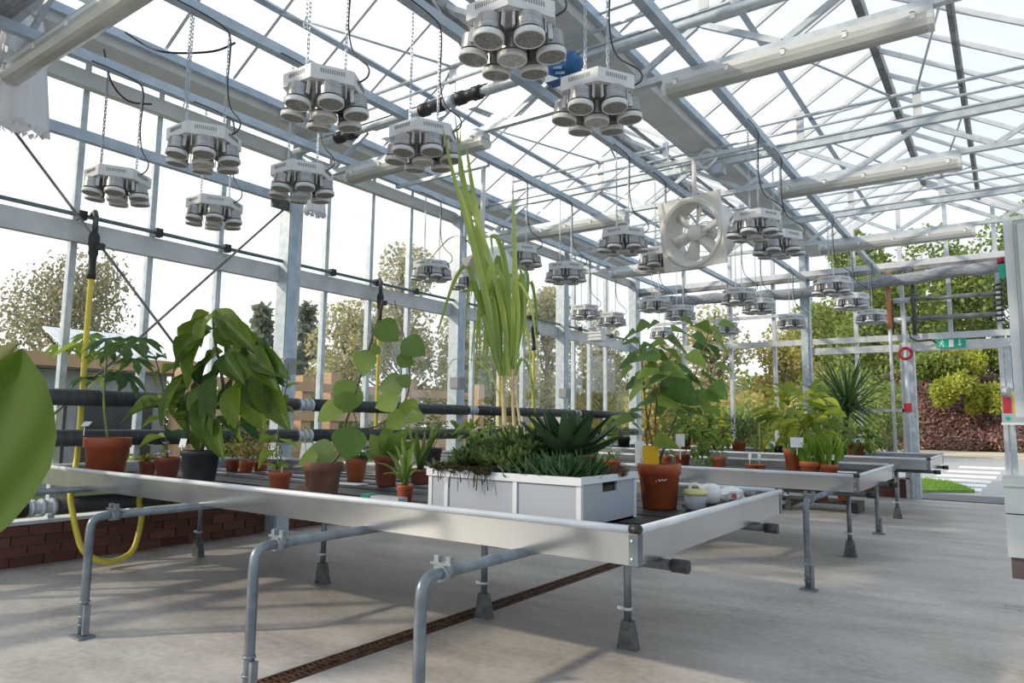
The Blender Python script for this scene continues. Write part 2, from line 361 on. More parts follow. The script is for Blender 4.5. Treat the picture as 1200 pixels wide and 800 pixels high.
# ------------------------------------------------------------------ the setting
XW, YG = -5.97, 12.58                       # inner face of the glass side wall, plane of the far gable
COLY = [1.75, 4.42, 7.09, 9.75, 12.42]
fl = MB(); fl.box((-6.3, -3.2, -0.12), (-2.665, 12.75, 0)); fl.box((-2.535, -3.2, -0.12), (6.6, 12.75, 0)); fl.box((-2.665, -3.2, -0.12), (-2.535, 12.75, -0.03))
fl.build('floor', FLOOR, kind='structure', label='worn concrete floor with sun patches')
gr = MB(); gr.box((-90, -60, -0.4), (70, 110, -0.14)); gr.build('ground', GRASSG, kind='structure', label='rough ground outside the glasshouse')
MB().box((-14, 12.75, -0.2), (16, 31.0, -0.03)).build('road', ASPH, kind='structure', label='pale tarmac road beyond the open door')
MB().box((-14, 31.0, -0.2), (16, 38.5, 0.02)).build('pavement', SANDP, kind='structure', label='buff paving strip at the foot of the hedge')

# far road furniture of the ground
zc = thing('zebra_crossing', 'white striped zebra crossing on the road seen through the open door', 'crossing', (-1.2, 19, -0.028))
for ya, yb, xl, xr in ((547, 549, 1121, 1178), (552, 554, 1107, 1173), (557, 559.2, 1094, 1168), (562, 564.4, 1084, 1162), (567.4, 570, 1118, 1156), (572.6, 575.6, 1132, 1150)):
    a, b_, c, d = (onz(xl, yb, -0.028), onz(xr, yb, -0.028), onz(xr+2, ya, -0.028), onz(xl+4, ya, -0.028))
    y0 = min(a.y, b_.y)*0.5+max(a.y, b_.y)*0.5; y1 = (c.y+d.y)/2
    MB().box((a.x, y0, -0.03), (b_.x, max(y0+0.25, y1), -0.018)).build('stripe', PAINT, zc)
lw = MB(); pts = [onz(x, y, -0.03) for x, y in ((1060, 577), (1142, 577.5), (1132, 572), (1110, 567), (1080, 563.5), (1060, 562))]
lw.add([p_ for p_ in pts]+[p_+Vector((0, 0, 0.05)) for p_ in pts], [(6, 7, 8, 9, 10, 11)]+[(i, (i+1) % 6, (i+1) % 6+6, i+6) for i in range(6)])
lo_ = lw.build('lawn', LAWN, kind='structure', label='small bright green lawn patch beside the zebra crossing')
gb = MB()
for k in range(1400):
    u, v = random.random(), random.random(); p_ = pts[0].lerp(pts[1], u).lerp(pts[5].lerp(pts[3], u), v); h = random.uniform(0.05, 0.11)
    a = random.uniform(0, PI); s = Vector((math.cos(a), math.sin(a), 0))*0.012; tip = p_+Vector((random.uniform(-.03, .03), random.uniform(-.03, .03), 0.02+h))
    gb.add([p_-s+Vector((0, 0, .02)), p_+s+Vector((0, 0, .02)), tip], [(0, 1, 2)])
gb.build('lawn_grass', L_GRASS, kind='stuff', label='short bright grass blades on the lawn patch', category='grass')
MB().box((-1.35, 12.76, -0.13), (0.9, 14.0, -0.012)).build('door_mat', MATG, label='dark grey threshold mat outside the open doorway', category='mat')

# --- glass side wall
wl = structure('wall_left', 'glass side wall on a red brick plinth')
def brickmesh():
    m_ = MB(); m_.box((0, -0.1085, 0.0), (0.10, 0.1085, 0.064)); j = random.uniform
    m_.v = [x+Vector((j(-.003, .003), j(-.003, .003), j(-.002, .002))) for x in m_.v]
    return m_.mesh('brick', BRICK)
BR = [brickmesh() for _ in range(5)]
MB().box((XW-0.14, -1.5, 0), (XW-0.018, YG+0.1, 0.30)).build('mortar_bed', MORTAR, wl)
for c in range(4):
    y = 0.95 + (0.1125 if c % 2 else 0)
    while y < YG-0.05:
        inst('brick', random.choice(BR), wl, (XW-0.10+random.uniform(-.003, .004), y, 0.004+c*0.0745)); y += 0.2265
MB().box((XW-0.16, -1.5, 0.30), (XW+0.012, YG, 0.325)).build('sill', ALUW, wl)
MUL = [-0.4, 0.2, 0.8, 1.4, 2.46, 3.07, 3.72, 4.98, 5.63, 6.28, 7.58, 8.22, 8.80, 10.33, 10.88, 11.49]
XM = XW-0.06
for y in MUL: MB().box((XM-0.03, y-0.024, 0.325), (XM+0.035, y+0.024, 4.02)).build('mullion', GALV, wl)
MB().box((XW-0.035, -1.5, 2.462), (XW+0.035, YG-0.1, 2.625)).build('mid_rail', ALUW, wl)
MB().box((XW-0.02, -1.5, 3.72), (XW+0.06, YG-0.1, 3.85)).build('eaves_beam', GUT, wl)
for y in COLY:
    m_ = MB(); m_.box((XW+0.0, y-0.085, 0), (XW+0.16, y+0.055, 4.0)); m_.box((XW+0.03, y+0.055, 0), (XW+0.13, y+0.10, 3.9)); m_.box((XW-0.02, y-0.12, 0.0), (XW+0.2, y+0.12, 0.012))
    m_.build('column', GALV, wl)
    MB().box((XW+0.161, y-0.075, 0.02), (XW+0.172, y+0.02, 3.7)).build('column_channel', RAIL, wl)
edges = sorted(MUL + COLY)
for a, b_ in zip(edges[:-1], edges[1:]):
    if b_-a < 0.1: continue
    for z0, z1 in ((0.325, 2.47), (2.62, 3.73), (3.84, 4.02)):
        MB().box((XM-0.003, a+0.02, z0), (XM+0.003, b_-0.02, z1)).build('pane', GLASS, wl)

# --- far gable wall
wb = structure('wall_back', 'glass gable wall with the open doorway')
GX = [-5.9, -4.96, -4.08, -3.32, -2.77, -2.02, -1.34, -0.70, -0.08, 0.65, 1.5, 2.3, 3.1, 3.85]
def roofz(x):
    k = (x+5.75) % 3.2; return 4.08 + (0.87*(1-abs(k-1.6)/1.6))
MB().box((-6.1, YG+0.02, 0), (-1.34, YG+0.14, 0.29)).build('mortar_bed', MORTAR, wb)
MB().box((0.06, YG+0.02, 0), (3.9, YG+0.14, 0.29)).build('mortar_bed', MORTAR, wb)
R90 = Matrix.Rotation(PI/2, 3, 'Z')
for c in range(4):
    x = -5.9 + (0.11 if c % 2 else 0)
    while x < 3.8:
        if x < -1.36 or x > 0.2: inst('brick', random.choice(BR), wb, (x, YG+0.005, 0.004+c*0.0735), R90)
        x += 0.2265
for x0, x1 in ((-6.0, -1.3), (0.03, 3.9)): MB().box((x0, YG-0.02, 0.29), (x1, YG+0.14, 0.315)).build('sill', ALUW, wb)
for x in GX:
    lo = 0.315 if (x < -1.4 or x > 0) else 2.3
    if x == -2.77: continue
    MB().box((x-0.028, YG+0.01, lo), (x+0.028, YG+0.09, roofz(x)-0.02)).build('mullion', ALUW if x < -1 else GALV, wb)
for x in (-2.77, 0.65):
    m_ = MB(); m_.box((x-0.075, YG-0.10, 0), (x+0.035, YG+0.0, 4.0)); m_.box((x+0.035, YG-0.07, 0), (x+0.075, YG+0.0, 4.0)); m_.build('column', GALV, wb)
MB().box((-5.85, YG-0.05, 2.44), (0.6, YG+0.01, 2.535)).build('mid_rail', ALUW, wb)
MB().box((-5.85, YG-0.11, 3.535), (0.6, YG-0.01, 3.60)).build('tie_beam', DARKBAR, wb)
MB().box((-5.85, YG-0.11, 3.60), (0.6, YG-0.01, 3.69)).build('tie_beam', ALUW, wb)
MB().box((-5.85, YG-0.05, 2.95), (-2.85, YG+0.0, 3.0)).build('upper_rail', ALUW, wb)
MB().box((-2.70, YG-0.02, 2.27), (-1.32, YG+0.03, 2.38)).build('door_track', ALUW, wb)
for z in (1.32, 0.62): MB().box((-1.95, YG-0.02, z), (-1.32, YG+0.02, z+0.05)).build('glazing_rail', ALUW, wb)
MB().box((-1.95, YG-0.02, 0.42), (-1.32, YG+0.02, 0.62)).build('lower_panel', STEELBOX, wb)
for i in range(3):
    g = -5.75+3.2*i
    for x0, x1 in ((g, g+1.6), (g+1.6, g+3.2)):
        MB().bar((x0, YG+0.05, roofz(x0+1e-4)), (x1, YG+0.05, roofz(x1-1e-4)), 0.07, 0.10).build('gable_rafter', ALUW, wb)
for a, b_ in zip(GX[:-1], GX[1:]):
    for z0, z1 in ((0.315, 2.45), (2.53, 3.54), (3.68, None)):
        if z0 < 1 and -1.4 < a < -0.05 and a < -0.05 and b_ <= -0.07: continue
        za, zb = (z1, z1) if z1 else (roofz(a)-0.05, roofz(b_)-0.05)
        y0, y1 = YG+0.047, YG+0.053
        v_ = [(a+.02, y0, z0), (b_-.02, y0, z0), (b_-.02, y0, zb), (a+.02, y0, za)]
        MB().add(v_+[(x, y1, z) for x, y, z in v_], [(0, 1, 2, 3), (7, 6, 5, 4), (0, 4, 5, 1), (1, 5, 6, 2), (2, 6, 7, 3), (3, 7, 4, 0)]).build('pane', GLASS, wb)
dr = structure('door_1', 'open doorway in the gable wall')
MB().box((-1.30, YG-0.06, 0), (-1.20, YG+0.10, 2.29)).build('jamb', GALV, dr); MB().box((-1.40, YG-0.02, 0), (-1.31, YG+0.08, 2.29)).build('jamb', ALUW, dr)
MB().box((-0.12, YG-0.06, 0), (-0.06, YG+0.10, 2.29)).build('jamb', ALUW, dr); MB().box((-0.055, YG-0.04, 0), (0.03, YG+0.08, 2.29)).build('jamb', GALV, dr)
MB().box((-1.40, YG-0.07, 2.27), (0.03, YG+0.10, 2.405)).build('head', ALUW, dr)
MB().box((-1.20, YG-0.02, 0), (-0.12, YG+0.14, 0.012)).build('threshold', GALVD, dr)

# --- roof
ce = structure('ceiling', 'glass roof of gutters, ridges, glazing bars and panes')
for gx in (-5.75, -2.55, 0.65, 3.85):
    m_ = MB(); pr = [(-0.19, 0.13), (-0.15, 0.0), (0.15, 0.0), (0.19, 0.13), (0.17, 0.13), (0.135, 0.015), (-0.135, 0.015), (-0.17, 0.13)]
    m_.add([(gx+x, -1.5, 3.97+z) for x, z in pr]+[(gx+x, YG+0.1, 3.97+z) for x, z in pr], [(i, (i+1) % 8, 8+(i+1) % 8, 8+i) for i in range(8)])
    m_.build('gutter', GUT, ce)
    for s in (-1, 1): MB().box((gx+s*0.20-0.025, -1.5, 4.03), (gx+s*0.20+0.025, YG, 4.10)).build('gutter_bar', RAIL, ce)
slopes = []
for g in (-5.75, -2.55, 0.65):
    rz = 4.95; MB().box((g+1.6-0.035, -1.5, rz-0.05), (g+1.6+0.035, YG, rz+0.07)).build('ridge_beam', DARKBAR, ce)
    slopes += [((g+0.2, 4.13), (g+1.57, rz)), ((g+3.0, 4.13), (g+1.63, rz))]
for k, ((xa, za), (xb, zb)) in enumerate(slopes):
    L_ = math.hypot(xb-xa, zb-za); d = Vector((xb-xa, 0, zb-za)).normalized()
    m_ = MB(); m_.bar((0, 0, 0), d*L_, 0.028, 0.045); gbm = m_.mesh('glazing_bar', ALUW)
    nrm = Vector((0, 1, 0)).cross(d).normalized()
    if nrm.z < 0: nrm = -nrm
    a, b_ = Vector((0, 0.02, 0))+nrm*0.012, Vector((0, 0.60, 0))+nrm*0.012
    v_ = [a, b_, b_+d*L_, a+d*L_]; v_ += [x+nrm*0.006 for x in v_]
    pm = MB().add(v_, [(0, 3, 2, 1), (4, 5, 6, 7), (0, 1, 5, 4), (1, 2, 6, 5), (2, 3, 7, 6), (3, 0, 4, 7)]).mesh('pane', RGLASS)
    y = -1.5; i = 0
    while y < YG-0.2:
        inst('glazing_bar', gbm, ce, (xa, y, za)); inst('pane', pm, ce, (xa, y, za)); y += 0.62
    # hinged ventilator edge, one long bar down each slope
    t_ = 0.50; MB().bar((xa+(xb-xa)*t_, -1.5, za+(zb-za)*t_-0.03), (xa+(xb-xa)*t_, YG-0.15, za+(zb-za)*t_-0.03), 0.05, 0.035, up=nrm).build('vent_edge', RAIL if k % 2 == 0 else DARKBAR, ce)

# --- lattice roof trusses (each lifts out whole)
def truss(i, Y, label):
    t_ = thing('roof_truss', label, 'roof truss', (-1, Y, 3.46), 'lattice trusses across the glasshouse')
    x0, x1 = -5.85, 3.8
    MB().box((x0, Y-0.025, 3.46), (x1, Y+0.025, 3.505)).build('bottom_chord', GALV, t_)
    m_ = MB(); m_.box((x0, Y-0.03, 3.79), (x1, Y+0.03, 3.865)); m_.box((x0, Y-0.045, 3.86), (x1, Y+0.045, 3.875)); m_.build('top_chord', GALV, t_)
    x = -5.88
    while x < 3.6:
        if x > -5.9+0.01: MB().bar((x+0.02, Y, 3.79), (x+0.53, Y, 3.505), 0.03, 0.04).build('web', GALV, t_)
        MB().bar((x+1.05, Y, 3.79), (x+0.55, Y, 3.505), 0.03, 0.04).build('web', GALV, t_); x += 1.07
    return t_
for i, (Y, l) in enumerate(((1.75, 'steel lattice truss over the near end, carrying the light beside the gathered white curtain'), (4.42, 'steel lattice truss with the blue motor and black couplings beside it'),
                            (7.09, 'steel lattice truss just in front of the white fan, second from the gable'), (9.75, 'steel lattice truss nearest the gable, beyond the fan'))): truss(i, Y, l)
# vent linkages: shaft tubes on bracket plates above each truss with pushrods up to the vent edges
for i, (Y, l) in enumerate(((1.75, 'thin tube vent linkage over the nearest truss'), (4.42, 'vent pushrod linkage on the truss by the blue motor'), (7.09, 'vent pushrod linkage on the truss by the fan'), (9.75, 'vent pushrod linkage on the truss nearest the gable'))):
    t_ = thing('vent_linkage', l, 'vent linkage', (-1, Y, 3.9), 'vent pushrod linkages above the trusses')
    for z, r_ in ((3.97, 0.013), (4.10, 0.016)): MB().tube([(-5.0, Y-0.06, z), (2.6, Y-0.06, z)], r_, 6).build('link_tube', GALV, t_)
    for bx in (-3.75, -2.95, -1.55, -0.55, 1.4):
        MB().box((bx-0.035, Y-0.05, 3.87), (bx+0.035, Y-0.04, 4.16)).build('bracket', ALUW, t_)
    for bx, tx_, tz in ((-3.75, -4.86, 4.49), (-3.55, -3.45, 4.49), (-0.75, -1.66, 4.49), (-0.55, -0.25, 4.49)):
        for dy in (-1.0, 1.0): MB().tube([(bx, Y-0.06, 4.10), (tx_, Y+dy, tz)], 0.011, 5).build('pushrod', GALV, t_)
# lamp rails lying across the bottom chords
for i, (x, l) in enumerate(((-5.05, 'long steel lamp rail nearest the glass side wall'), (-3.88, 'long steel lamp rail second from the glass side wall'), (-2.75, 'long steel lamp rail third from the glass side wall'), (-1.63, 'long steel lamp rail fourth from the glass side wall'))):
    m_ = MB(); m_.box((x-0.03, -1.0, 3.508), (x+0.03, 12.45, 3.575)); m_.build('lamp_rail', RAIL, label=l, category='rail', group='lamp rails across the trusses')
# vent drive shaft with rubber couplings and blue motor
dsh = thing('drive_shaft', 'thick galvanised vent drive shaft with black couplings beside the truss', 'shaft', (-2.6, 4.27, 3.72))
MB().tube([(-5.7, 4.27, 3.735), (2.0, 4.27, 3.735)], 0.032, 10).build('shaft_tube', GALV, dsh)
for x in (-3.88, -3.48, -4.95):
    m_ = MB(); M_ = Matrix.Rotation(PI/2, 3, 'Y'); m_.lathe([(0.05, -0.13), (0.058, -0.12), (0.058, -0.05), (0.045, -0.045), (0.045, 0.045), (0.058, 0.05), (0.058, 0.12), (0.05, 0.13)], (x, 4.27, 3.735), 16, M=M_); m_.build('coupling', BLACK, dsh)
for x in (-3.68,):
    MB().lathe([(0.052, -0.05), (0.052, 0.05)], (x, 4.27, 3.735), 16, M=Matrix.Rotation(PI/2, 3, 'Y')).build('coupling_sleeve', GALV, dsh)
for x in (-3.25, -1.3, 0.2): MB().box((x-0.03, 4.25, 3.76), (x+0.03, 4.40, 3.98)).build('bearing_bracket', ALUW, dsh)
mo = thing('vent_motor', 'blue electric vent motor hanging beside the drive shaft', 'motor', (-2.50, 4.12, 3.62))
m_ = MB(); M_ = frame((0.75, -0.35, -0.35)); M_ = M_ @ Matrix.Rotation(PI/2, 3, 'Y')
m_.lathe([(0.05, -0.16), (0.085, -0.15), (0.085, -0.05), (0.075, -0.045), (0.075, 0.10), (0.06, 0.15), (0.02, 0.16)], (-2.47, 4.1, 3.63), 18, M=M_)
for k in range(12):
    a = k*PI/6; m_.bar(Vector((-2.47, 4.1, 3.63))+M_ @ Vector((0.08*math.cos(a), 0.08*math.sin(a), -0.03)), Vector((-2.47, 4.1, 3.63))+M_ @ Vector((0.08*math.cos(a), 0.08*math.sin(a), 0.1)), 0.008, 0.02)
m_.build('motor_body', BLUE, mo)
MB().box((-2.66, 4.14, 3.56), (-2.54, 4.24, 3.72)).build('gearbox', BLUE, mo)
MB().lathe([(0.06, -0.03), (0.065, 0.0), (0.06, 0.03)], (-2.70, 4.27, 3.735), 14, M=Matrix.Rotation(PI/2, 3, 'Y')).build('gear_collar', GALV, mo)

# ------------------------------------------------------------------ grow lamps
def chain_mesh(L_):
    m_ = MB(); z = 0; k = 0
    while z < L_:
        for s in (-1, 1):
            o = Vector((s*0.006, 0, 0)) if k % 2 else Vector((0, s*0.006, 0)); m_.bar(o+Vector((0, 0, z)), o+Vector((0, 0, z+0.028)), 0.0035, 0.0035)
        for e_ in (0.0, 0.028):
            a = Vector((0.008, 0, z+e_)) if k % 2 else Vector((0, 0.008, z+e_)); m_.bar(a, Vector((-a.x, -a.y, a.z)), 0.0035, 0.0035)
        z += 0.024; k += 1
    return m_
def hexring(m_, r_, z0, z1):
    a = [Vector((r_*math.cos(k*PI/3), r_*math.sin(k*PI/3), 0)) for k in range(6)]
    m_.add([x+Vector((0, 0, z0)) for x in a]+[x+Vector((0, 0, z1)) for x in a], [(5, 4, 3, 2, 1, 0), (6, 7, 8, 9, 10, 11)]+[(k, (k+1) % 6, (k+1) % 6+6, k+6) for k in range(6)])
def make_lamp():
    root = thing('grow_lamp', '-', 'lamp', (0, 0, 0), 'grow lamps hung in rows over the benches')
    m_ = MB(); hexring(m_, 0.208, -0.036, 0.034); hexring(m_, 0.195, 0.034, 0.042); m_.build('housing', WHITEP, root)
    m_ = MB()
    for k in range(6):
        a = PI/6+k*PI/3; n_ = Vector((math.cos(a), math.sin(a), 0)); s = Vector((-n_.y, n_.x, 0)); c = n_*0.1802
        for j in range(11): m_.bar(c+s*((j-5)*0.011)+Vector((0, 0, -0.002)), c+s*((j-5)*0.011)+Vector((0, 0, 0.020)), 0.004, 0.004)
    m_.build('vent_slots', DARKBAR, root, kind='stuff')
    prof = [(0.050, 0.105), (0.056, 0.100)]+[q for z in range(6) for q in ((0.058, 0.094-z*0.010), (0.0555, 0.089-z*0.010))]+[(0.058, 0.034)]
    for i in range(7):
        a = PI/6+i*PI/3; out_ = Vector((math.cos(a), math.sin(a), 0)) if i < 6 else Vector((0, 0, 0))
        c = out_*0.165+Vector((0, 0, -0.150 if i < 6 else -0.160)); tilt = 0.10 if i < 6 else 0
        M_ = Matrix.Rotation(tilt, 3, Vector((-out_.y, out_.x, 0)) if i < 6 else Vector((1, 0, 0))).inverted()
        m_ = MB(); m_.lathe(prof, c, 20, M=M_)
        can = m_.build('lamp_can', CAN, root)
        m_ = MB(); m_.lathe([(0.058, 0.026), (0.0635, 0.024), (0.0635, 0.003), (0.061, 0.0), (0.057, 0.0), (0.056, 0.006)], c, 20, M=M_, caps=False); m_.build('bezel', WHITEP, can)
        m_ = MB(); m_.lathe([(0.0565, 0.003), (0.001, 0.003)], c, 20, M=M_); m_.build('lens', LENS, can)
        m_ = MB(); t_ = Vector((-out_.y, out_.x, 0)) if i < 6 else Vector((1, 0, 0))
        for s in (-1, 1):
            m_.bar(c+t_*s*0.070+Vector((0, 0, 0.045)), out_*0.158+t_*s*0.070+Vector((0, 0, -0.036)), 0.004, 0.018, up=out_ if i < 6 else (0, 1, 0))
        m_.bar(out_*0.158-t_*0.072+Vector((0, 0, -0.038)), out_*0.158+t_*0.072+Vector((0, 0, -0.038)), 0.018, 0.004)
        m_.build('bracket', WHITEP, can)
    m_ = MB()
    m_.tube([(0.03, 0.02, -0.05), (0.05, 0.05, -0.10), (0.02, 0.09, -0.11), (-0.03, 0.06, -0.07), (0.0, 0.0, -0.06)], 0.006, 6); m_.build('lamp_wiring', BLACK, root)
    for s in (-1, 1):
        m_ = chain_mesh(0.70); m_.v = [x+Vector((0, s*0.12, 0.042)) for x in m_.v]; m_.build('chain', GALV, root)
    m_ = MB(); m_.tube(spline([(0.17, 0.07, 0.02), (0.205, 0.09, 0.05), (0.18, 0.11, 0.12), (0.05, 0.125, 0.24), (0.012, 0.12, 0.40), (0.010, 0.126, 0.58), (0.012, 0.12, 0.70), (0.04, 0.05, 0.735), (0.045, -0.10, 0.75), (0.04, -0.25, 0.755)], 4), 0.0045, 6); m_.build('power_cable', BLACK, root)
    return root
ORD = ['first', 'second', 'third', 'fourth', 'fifth', 'sixth', 'seventh', 'eighth']
ROWS = [(-5.05, [2.32, 3.06, 5.62, 6.28, 9.00, 9.85, 11.80], 'along the glass wall'), (-3.88, [2.26, 2.98, 5.59, 6.48, 8.85, 9.73, 11.72], 'second from the glass wall'),
        (-2.75, [2.23, 2.96, 5.58, 6.41, 8.86, 9.71, 11.49], 'third from the glass wall'), (-1.63, [2.28, 3.02, 5.70, 6.42, 8.72, 9.96, 11.51], 'farthest from the glass wall')]
lamp0 = make_lamp(); index_kids(); first = True
for rx, ys, where in ROWS:
    for k, y in enumerate(ys):
        o = lamp0 if first else copy_tree(lamp0, (rx, y, 2.755))
        if first: o.location = (rx, y, 2.755); first = False
        o['label'] = 'white grow lamp, %s from the near end of the row %s' % (ORD[k], where)
# spare chains hanging from the rails
ch0 = None
for i, (px, py, x, zb, l) in enumerate(((119, 185, -5.05, 2.80, 'spare chain with a hook over the first lamp by the glass wall'), (216, 138, -3.88, 2.90, 'spare chain with a hook left of the grey socket boxes'),
                                  (357, 66, -2.75, 3.02, 'spare hooked chain above the large lamp with angled cans'), (484, 130, -1.63, 3.1, 'spare chain over the lamp behind the reed tip'))):
    q = onx(px, py, x); t_ = thing('hanging_chain', l, 'chain', (x, q.y, zb), 'spare chains on the lamp rails')
    L_ = 3.51-zb; m_ = chain_mesh(L_-0.05); m_.v = [v_+Vector((x, q.y, zb+0.05)) for v_ in m_.v]; m_.build('links', GALV, t_)
    MB().tube([(x, q.y, zb+0.06), (x+0.018, q.y, zb+0.02), (x+0.012, q.y, zb), (x-0.012, q.y, zb), (x-0.018, q.y, zb+0.02), (x, q.y, zb+0.06)], 0.004, 6).build('hook', GALV, t_)

# ------------------------------------------------------------------ fluorescent battens under the trusses
def batten(xa, xb, Y, label):
    t_ = thing('batten_light', label, 'light', ((xa+xb)/2, Y, 3.31), 'long batten lights under the trusses')
    MB().box((xa, Y-0.05, 3.40), (xb, Y+0.05, 3.455)).build('body', WHITEP, t_)
    pr = [(-0.068, 0.10), (-0.068, 0.065), (-0.05, 0.032), (-0.025, 0.02), (0.025, 0.02), (0.05, 0.032), (0.068, 0.065), (0.068, 0.10)]
    n = len(pr); v_ = [(xa+0.02, Y+a, 3.305+z) for a, z in pr]+[(xb-0.02, Y+a, 3.305+z) for a, z in pr]
    MB().add(v_, [(i, (i+1) % n, n+(i+1) % n, n+i) for i in range(n)]).build('diffuser', DIFF, t_)
    for s, x in ((-1, xa), (1, xb)):
        MB().add([(x, Y+a*1.04, 3.303+z*1.02) for a, z in pr]+[(x-s*0.03, Y+a*1.04, 3.303+z*1.02) for a, z in pr], [tuple(range(n)), tuple(range(2*n-1, n-1, -1))]+[(i, (i+1) % n, n+(i+1) % n, n+i) for i in range(n)]).build('end_cap', WHITEP, t_)
    for k in range(5):
        x = xa+0.1+(xb-xa-0.2)*k/4
        m_ = MB()
        for s in (-1, 1): m_.box((x-0.012, Y+s*0.07-0.004, 3.385), (x+0.012, Y+s*0.07+0.004, 3.425))
        m_.box((x-0.012, Y-0.074, 3.42), (x+0.012, Y+0.074, 3.428)); m_.build('clip', WHITE, t_)
batten(-5.46, -3.42, 1.75, 'big close batten light crossing the upper left corner by the curtain')
batten(-1.85, -0.24, 4.42, 'batten light right of the blue motor, high at the right')
batten(-5.05, -3.41, 4.42, 'batten light behind the lamp at the reed tips')
batten(-1.78, -0.24, 7.09, 'batten light right of the white fan')
batten(-5.0, -3.44, 7.09, 'batten light left of the white fan, over the hanging lamps')
batten(-1.96, -0.24, 9.75, 'small far batten light on the truss nearest the gable, right side')
batten(-5.0, -3.5, 9.75, 'small far batten light on the truss nearest the gable, wall side')

# ------------------------------------------------------------------ circulation fans
def fan(c, nrm, label, s=1.0, pole=True):
    c = Vector(c); M_ = frame(nrm); P_ = lambda a, b, d: c + M_ @ Vector((d*s, a*s, b*s))    # local: a across, b up, d towards the viewer
    t_ = thing('circulation_fan', label, 'fan', c)
    m_ = MB(); n = 40; prof = [(0.225, 0.10), (0.245, 0.115), (0.262, 0.11), (0.262, 0.03), (0.245, -0.14), (0.225, -0.14), (0.215, 0.02), (0.225, 0.10)]
    m_.lathe([(r_*s, z*s) for r_, z in prof], c, n, M=M_ @ Matrix(((0, 0, 1), (1, 0, 0), (0, 1, 0))), caps=False); m_.build('shroud', FANW, t_)
    m_ = MB()
    for a in (-1, 1):
        for b in (-1, 1):   # corner lugs make the front ring square
            pts = [(a*0.262, 0), (a*0.262, b*0.262), (0, b*0.262)]+[(a*0.262*math.sin(q), b*0.262*math.cos(q)) for q in [k*PI/2/8 for k in range(1, 8)]]
            v_ = [P_(x, y, 0.105) for x, y in pts]+[P_(x, y, 0.075) for x, y in pts]; k = len(pts)
            m_.add(v_, [tuple(range(k)), tuple(range(2*k-1, k-1, -1))]+[(i, (i+1) % k, k+(i+1) % k, k+i) for i in range(k)])
    m_.build('square_flange', FANW, t_)
    MB().lathe([(0.001, 0.075*s), (0.05*s, 0.07*s), (0.06*s, 0.05*s), (0.06*s, -0.03*s)], c, 20, M=M_ @ Matrix(((0, 0, 1), (1, 0, 0), (0, 1, 0)))).build('hub', FANW, t_)
    for k in range(6):
        a0 = k*PI/3+0.25; v_ = []
        for r_, w0 in ((0.055, 0.18), (0.12, 0.20), (0.205, 0.17)):
            for e_, dz in ((-1, 0.035), (0, 0.02), (1, -0.02)):
                an_ = a0+e_*w0*(1.9 if r_ < 0.1 else 1.35 if r_ < 0.15 else 1.15); v_.append(P_(r_*math.cos(an_), r_*math.sin(an_), 0.02+dz))
        v_ += [x-M_ @ Vector((0.006*s, 0, 0)) for x in v_]; fs = []
        for i in range(2):
            for j in range(2): q = i*3+j; fs += [(q, q+1, q+4, q+3), (q+12, q+3+9, q+13, q+10) if False else (q+9+3, q+9+4, q+9+1, q+9)]
        fs += [(0, 3, 12, 9), (3, 6, 15, 12), (6, 7, 16, 15), (7, 8, 17, 16), (8, 5, 14, 17), (5, 2, 11, 14), (2, 1, 10, 11), (1, 0, 9, 10)]
        MB().add(v_, fs, True).build('blade', FANW, t_)
    m_ = MB()
    for k in range(4):
        an_ = k*PI/2+0.6; m_.bar(P_(0.05*math.cos(an_), 0.05*math.sin(an_), -0.10), P_(0.22*math.cos(an_), 0.22*math.sin(an_), -0.10), 0.014*s, 0.014*s)
    for r_ in (0.09, 0.14, 0.19): m_.tube([P_(r_*math.cos(q*PI/14), r_*math.sin(q*PI/14), -0.11) for q in range(29)], 0.003*s, 5)
    m_.build('rear_guard', FANW, t_)
    MB().lathe([(0.001, -0.21*s), (0.05*s, -0.20*s), (0.062*s, -0.17*s), (0.062*s, -0.05*s)], c, 18, M=M_ @ Matrix(((0, 0, 1), (1, 0, 0), (0, 1, 0)))).build('motor', FANW, t_)
    q = P_(0, 0.25, 0.0); MB().tube([q, (q.x, q.y, 3.48)], 0.022, 8).build('hanging_pole', FANW, t_)
    xs = [-5.05, -3.88, -2.75, -1.63]; a = max(x for x in xs if x < q.x); MB().box((a-0.03, q.y-0.02, 3.475), (a+1.16, q.y+0.02, 3.508)).build('cross_bar', GALV, t_)
    return t_
fan(ony(818, 273, 6.05), (-0.20, -0.95, -0.16), 'big cream-white fan with six blades hanging in the middle of the glasshouse', 1.2)
fan(ond(577, 322, 6.6), (-0.35, -0.75, -0.45), 'white fan half hidden behind the reed leaves', 0.95)
cb = thing('cable_coil', 'white cable coil hung on the truss above the fan', 'cable', ony(828, 185, 6.9))
c = ony(828, 186, 6.95)
for r_ in (0.10, 0.085): MB().tube([c+Vector((r_*math.cos(k*PI/10), 0.02*math.sin(k), r_*math.sin(k*PI/10))) for k in range(21)], 0.011, 6).build('coil', WHITE, cb)
MB().tube([c+Vector((0.09, 0, 0)), c+Vector((-0.3, 0, -0.1)), c+Vector((-0.42, 0.0, 0.05)), c+Vector((-0.45, 0, 0.3))], 0.008, 6).build('loose_end', WHITE, cb)
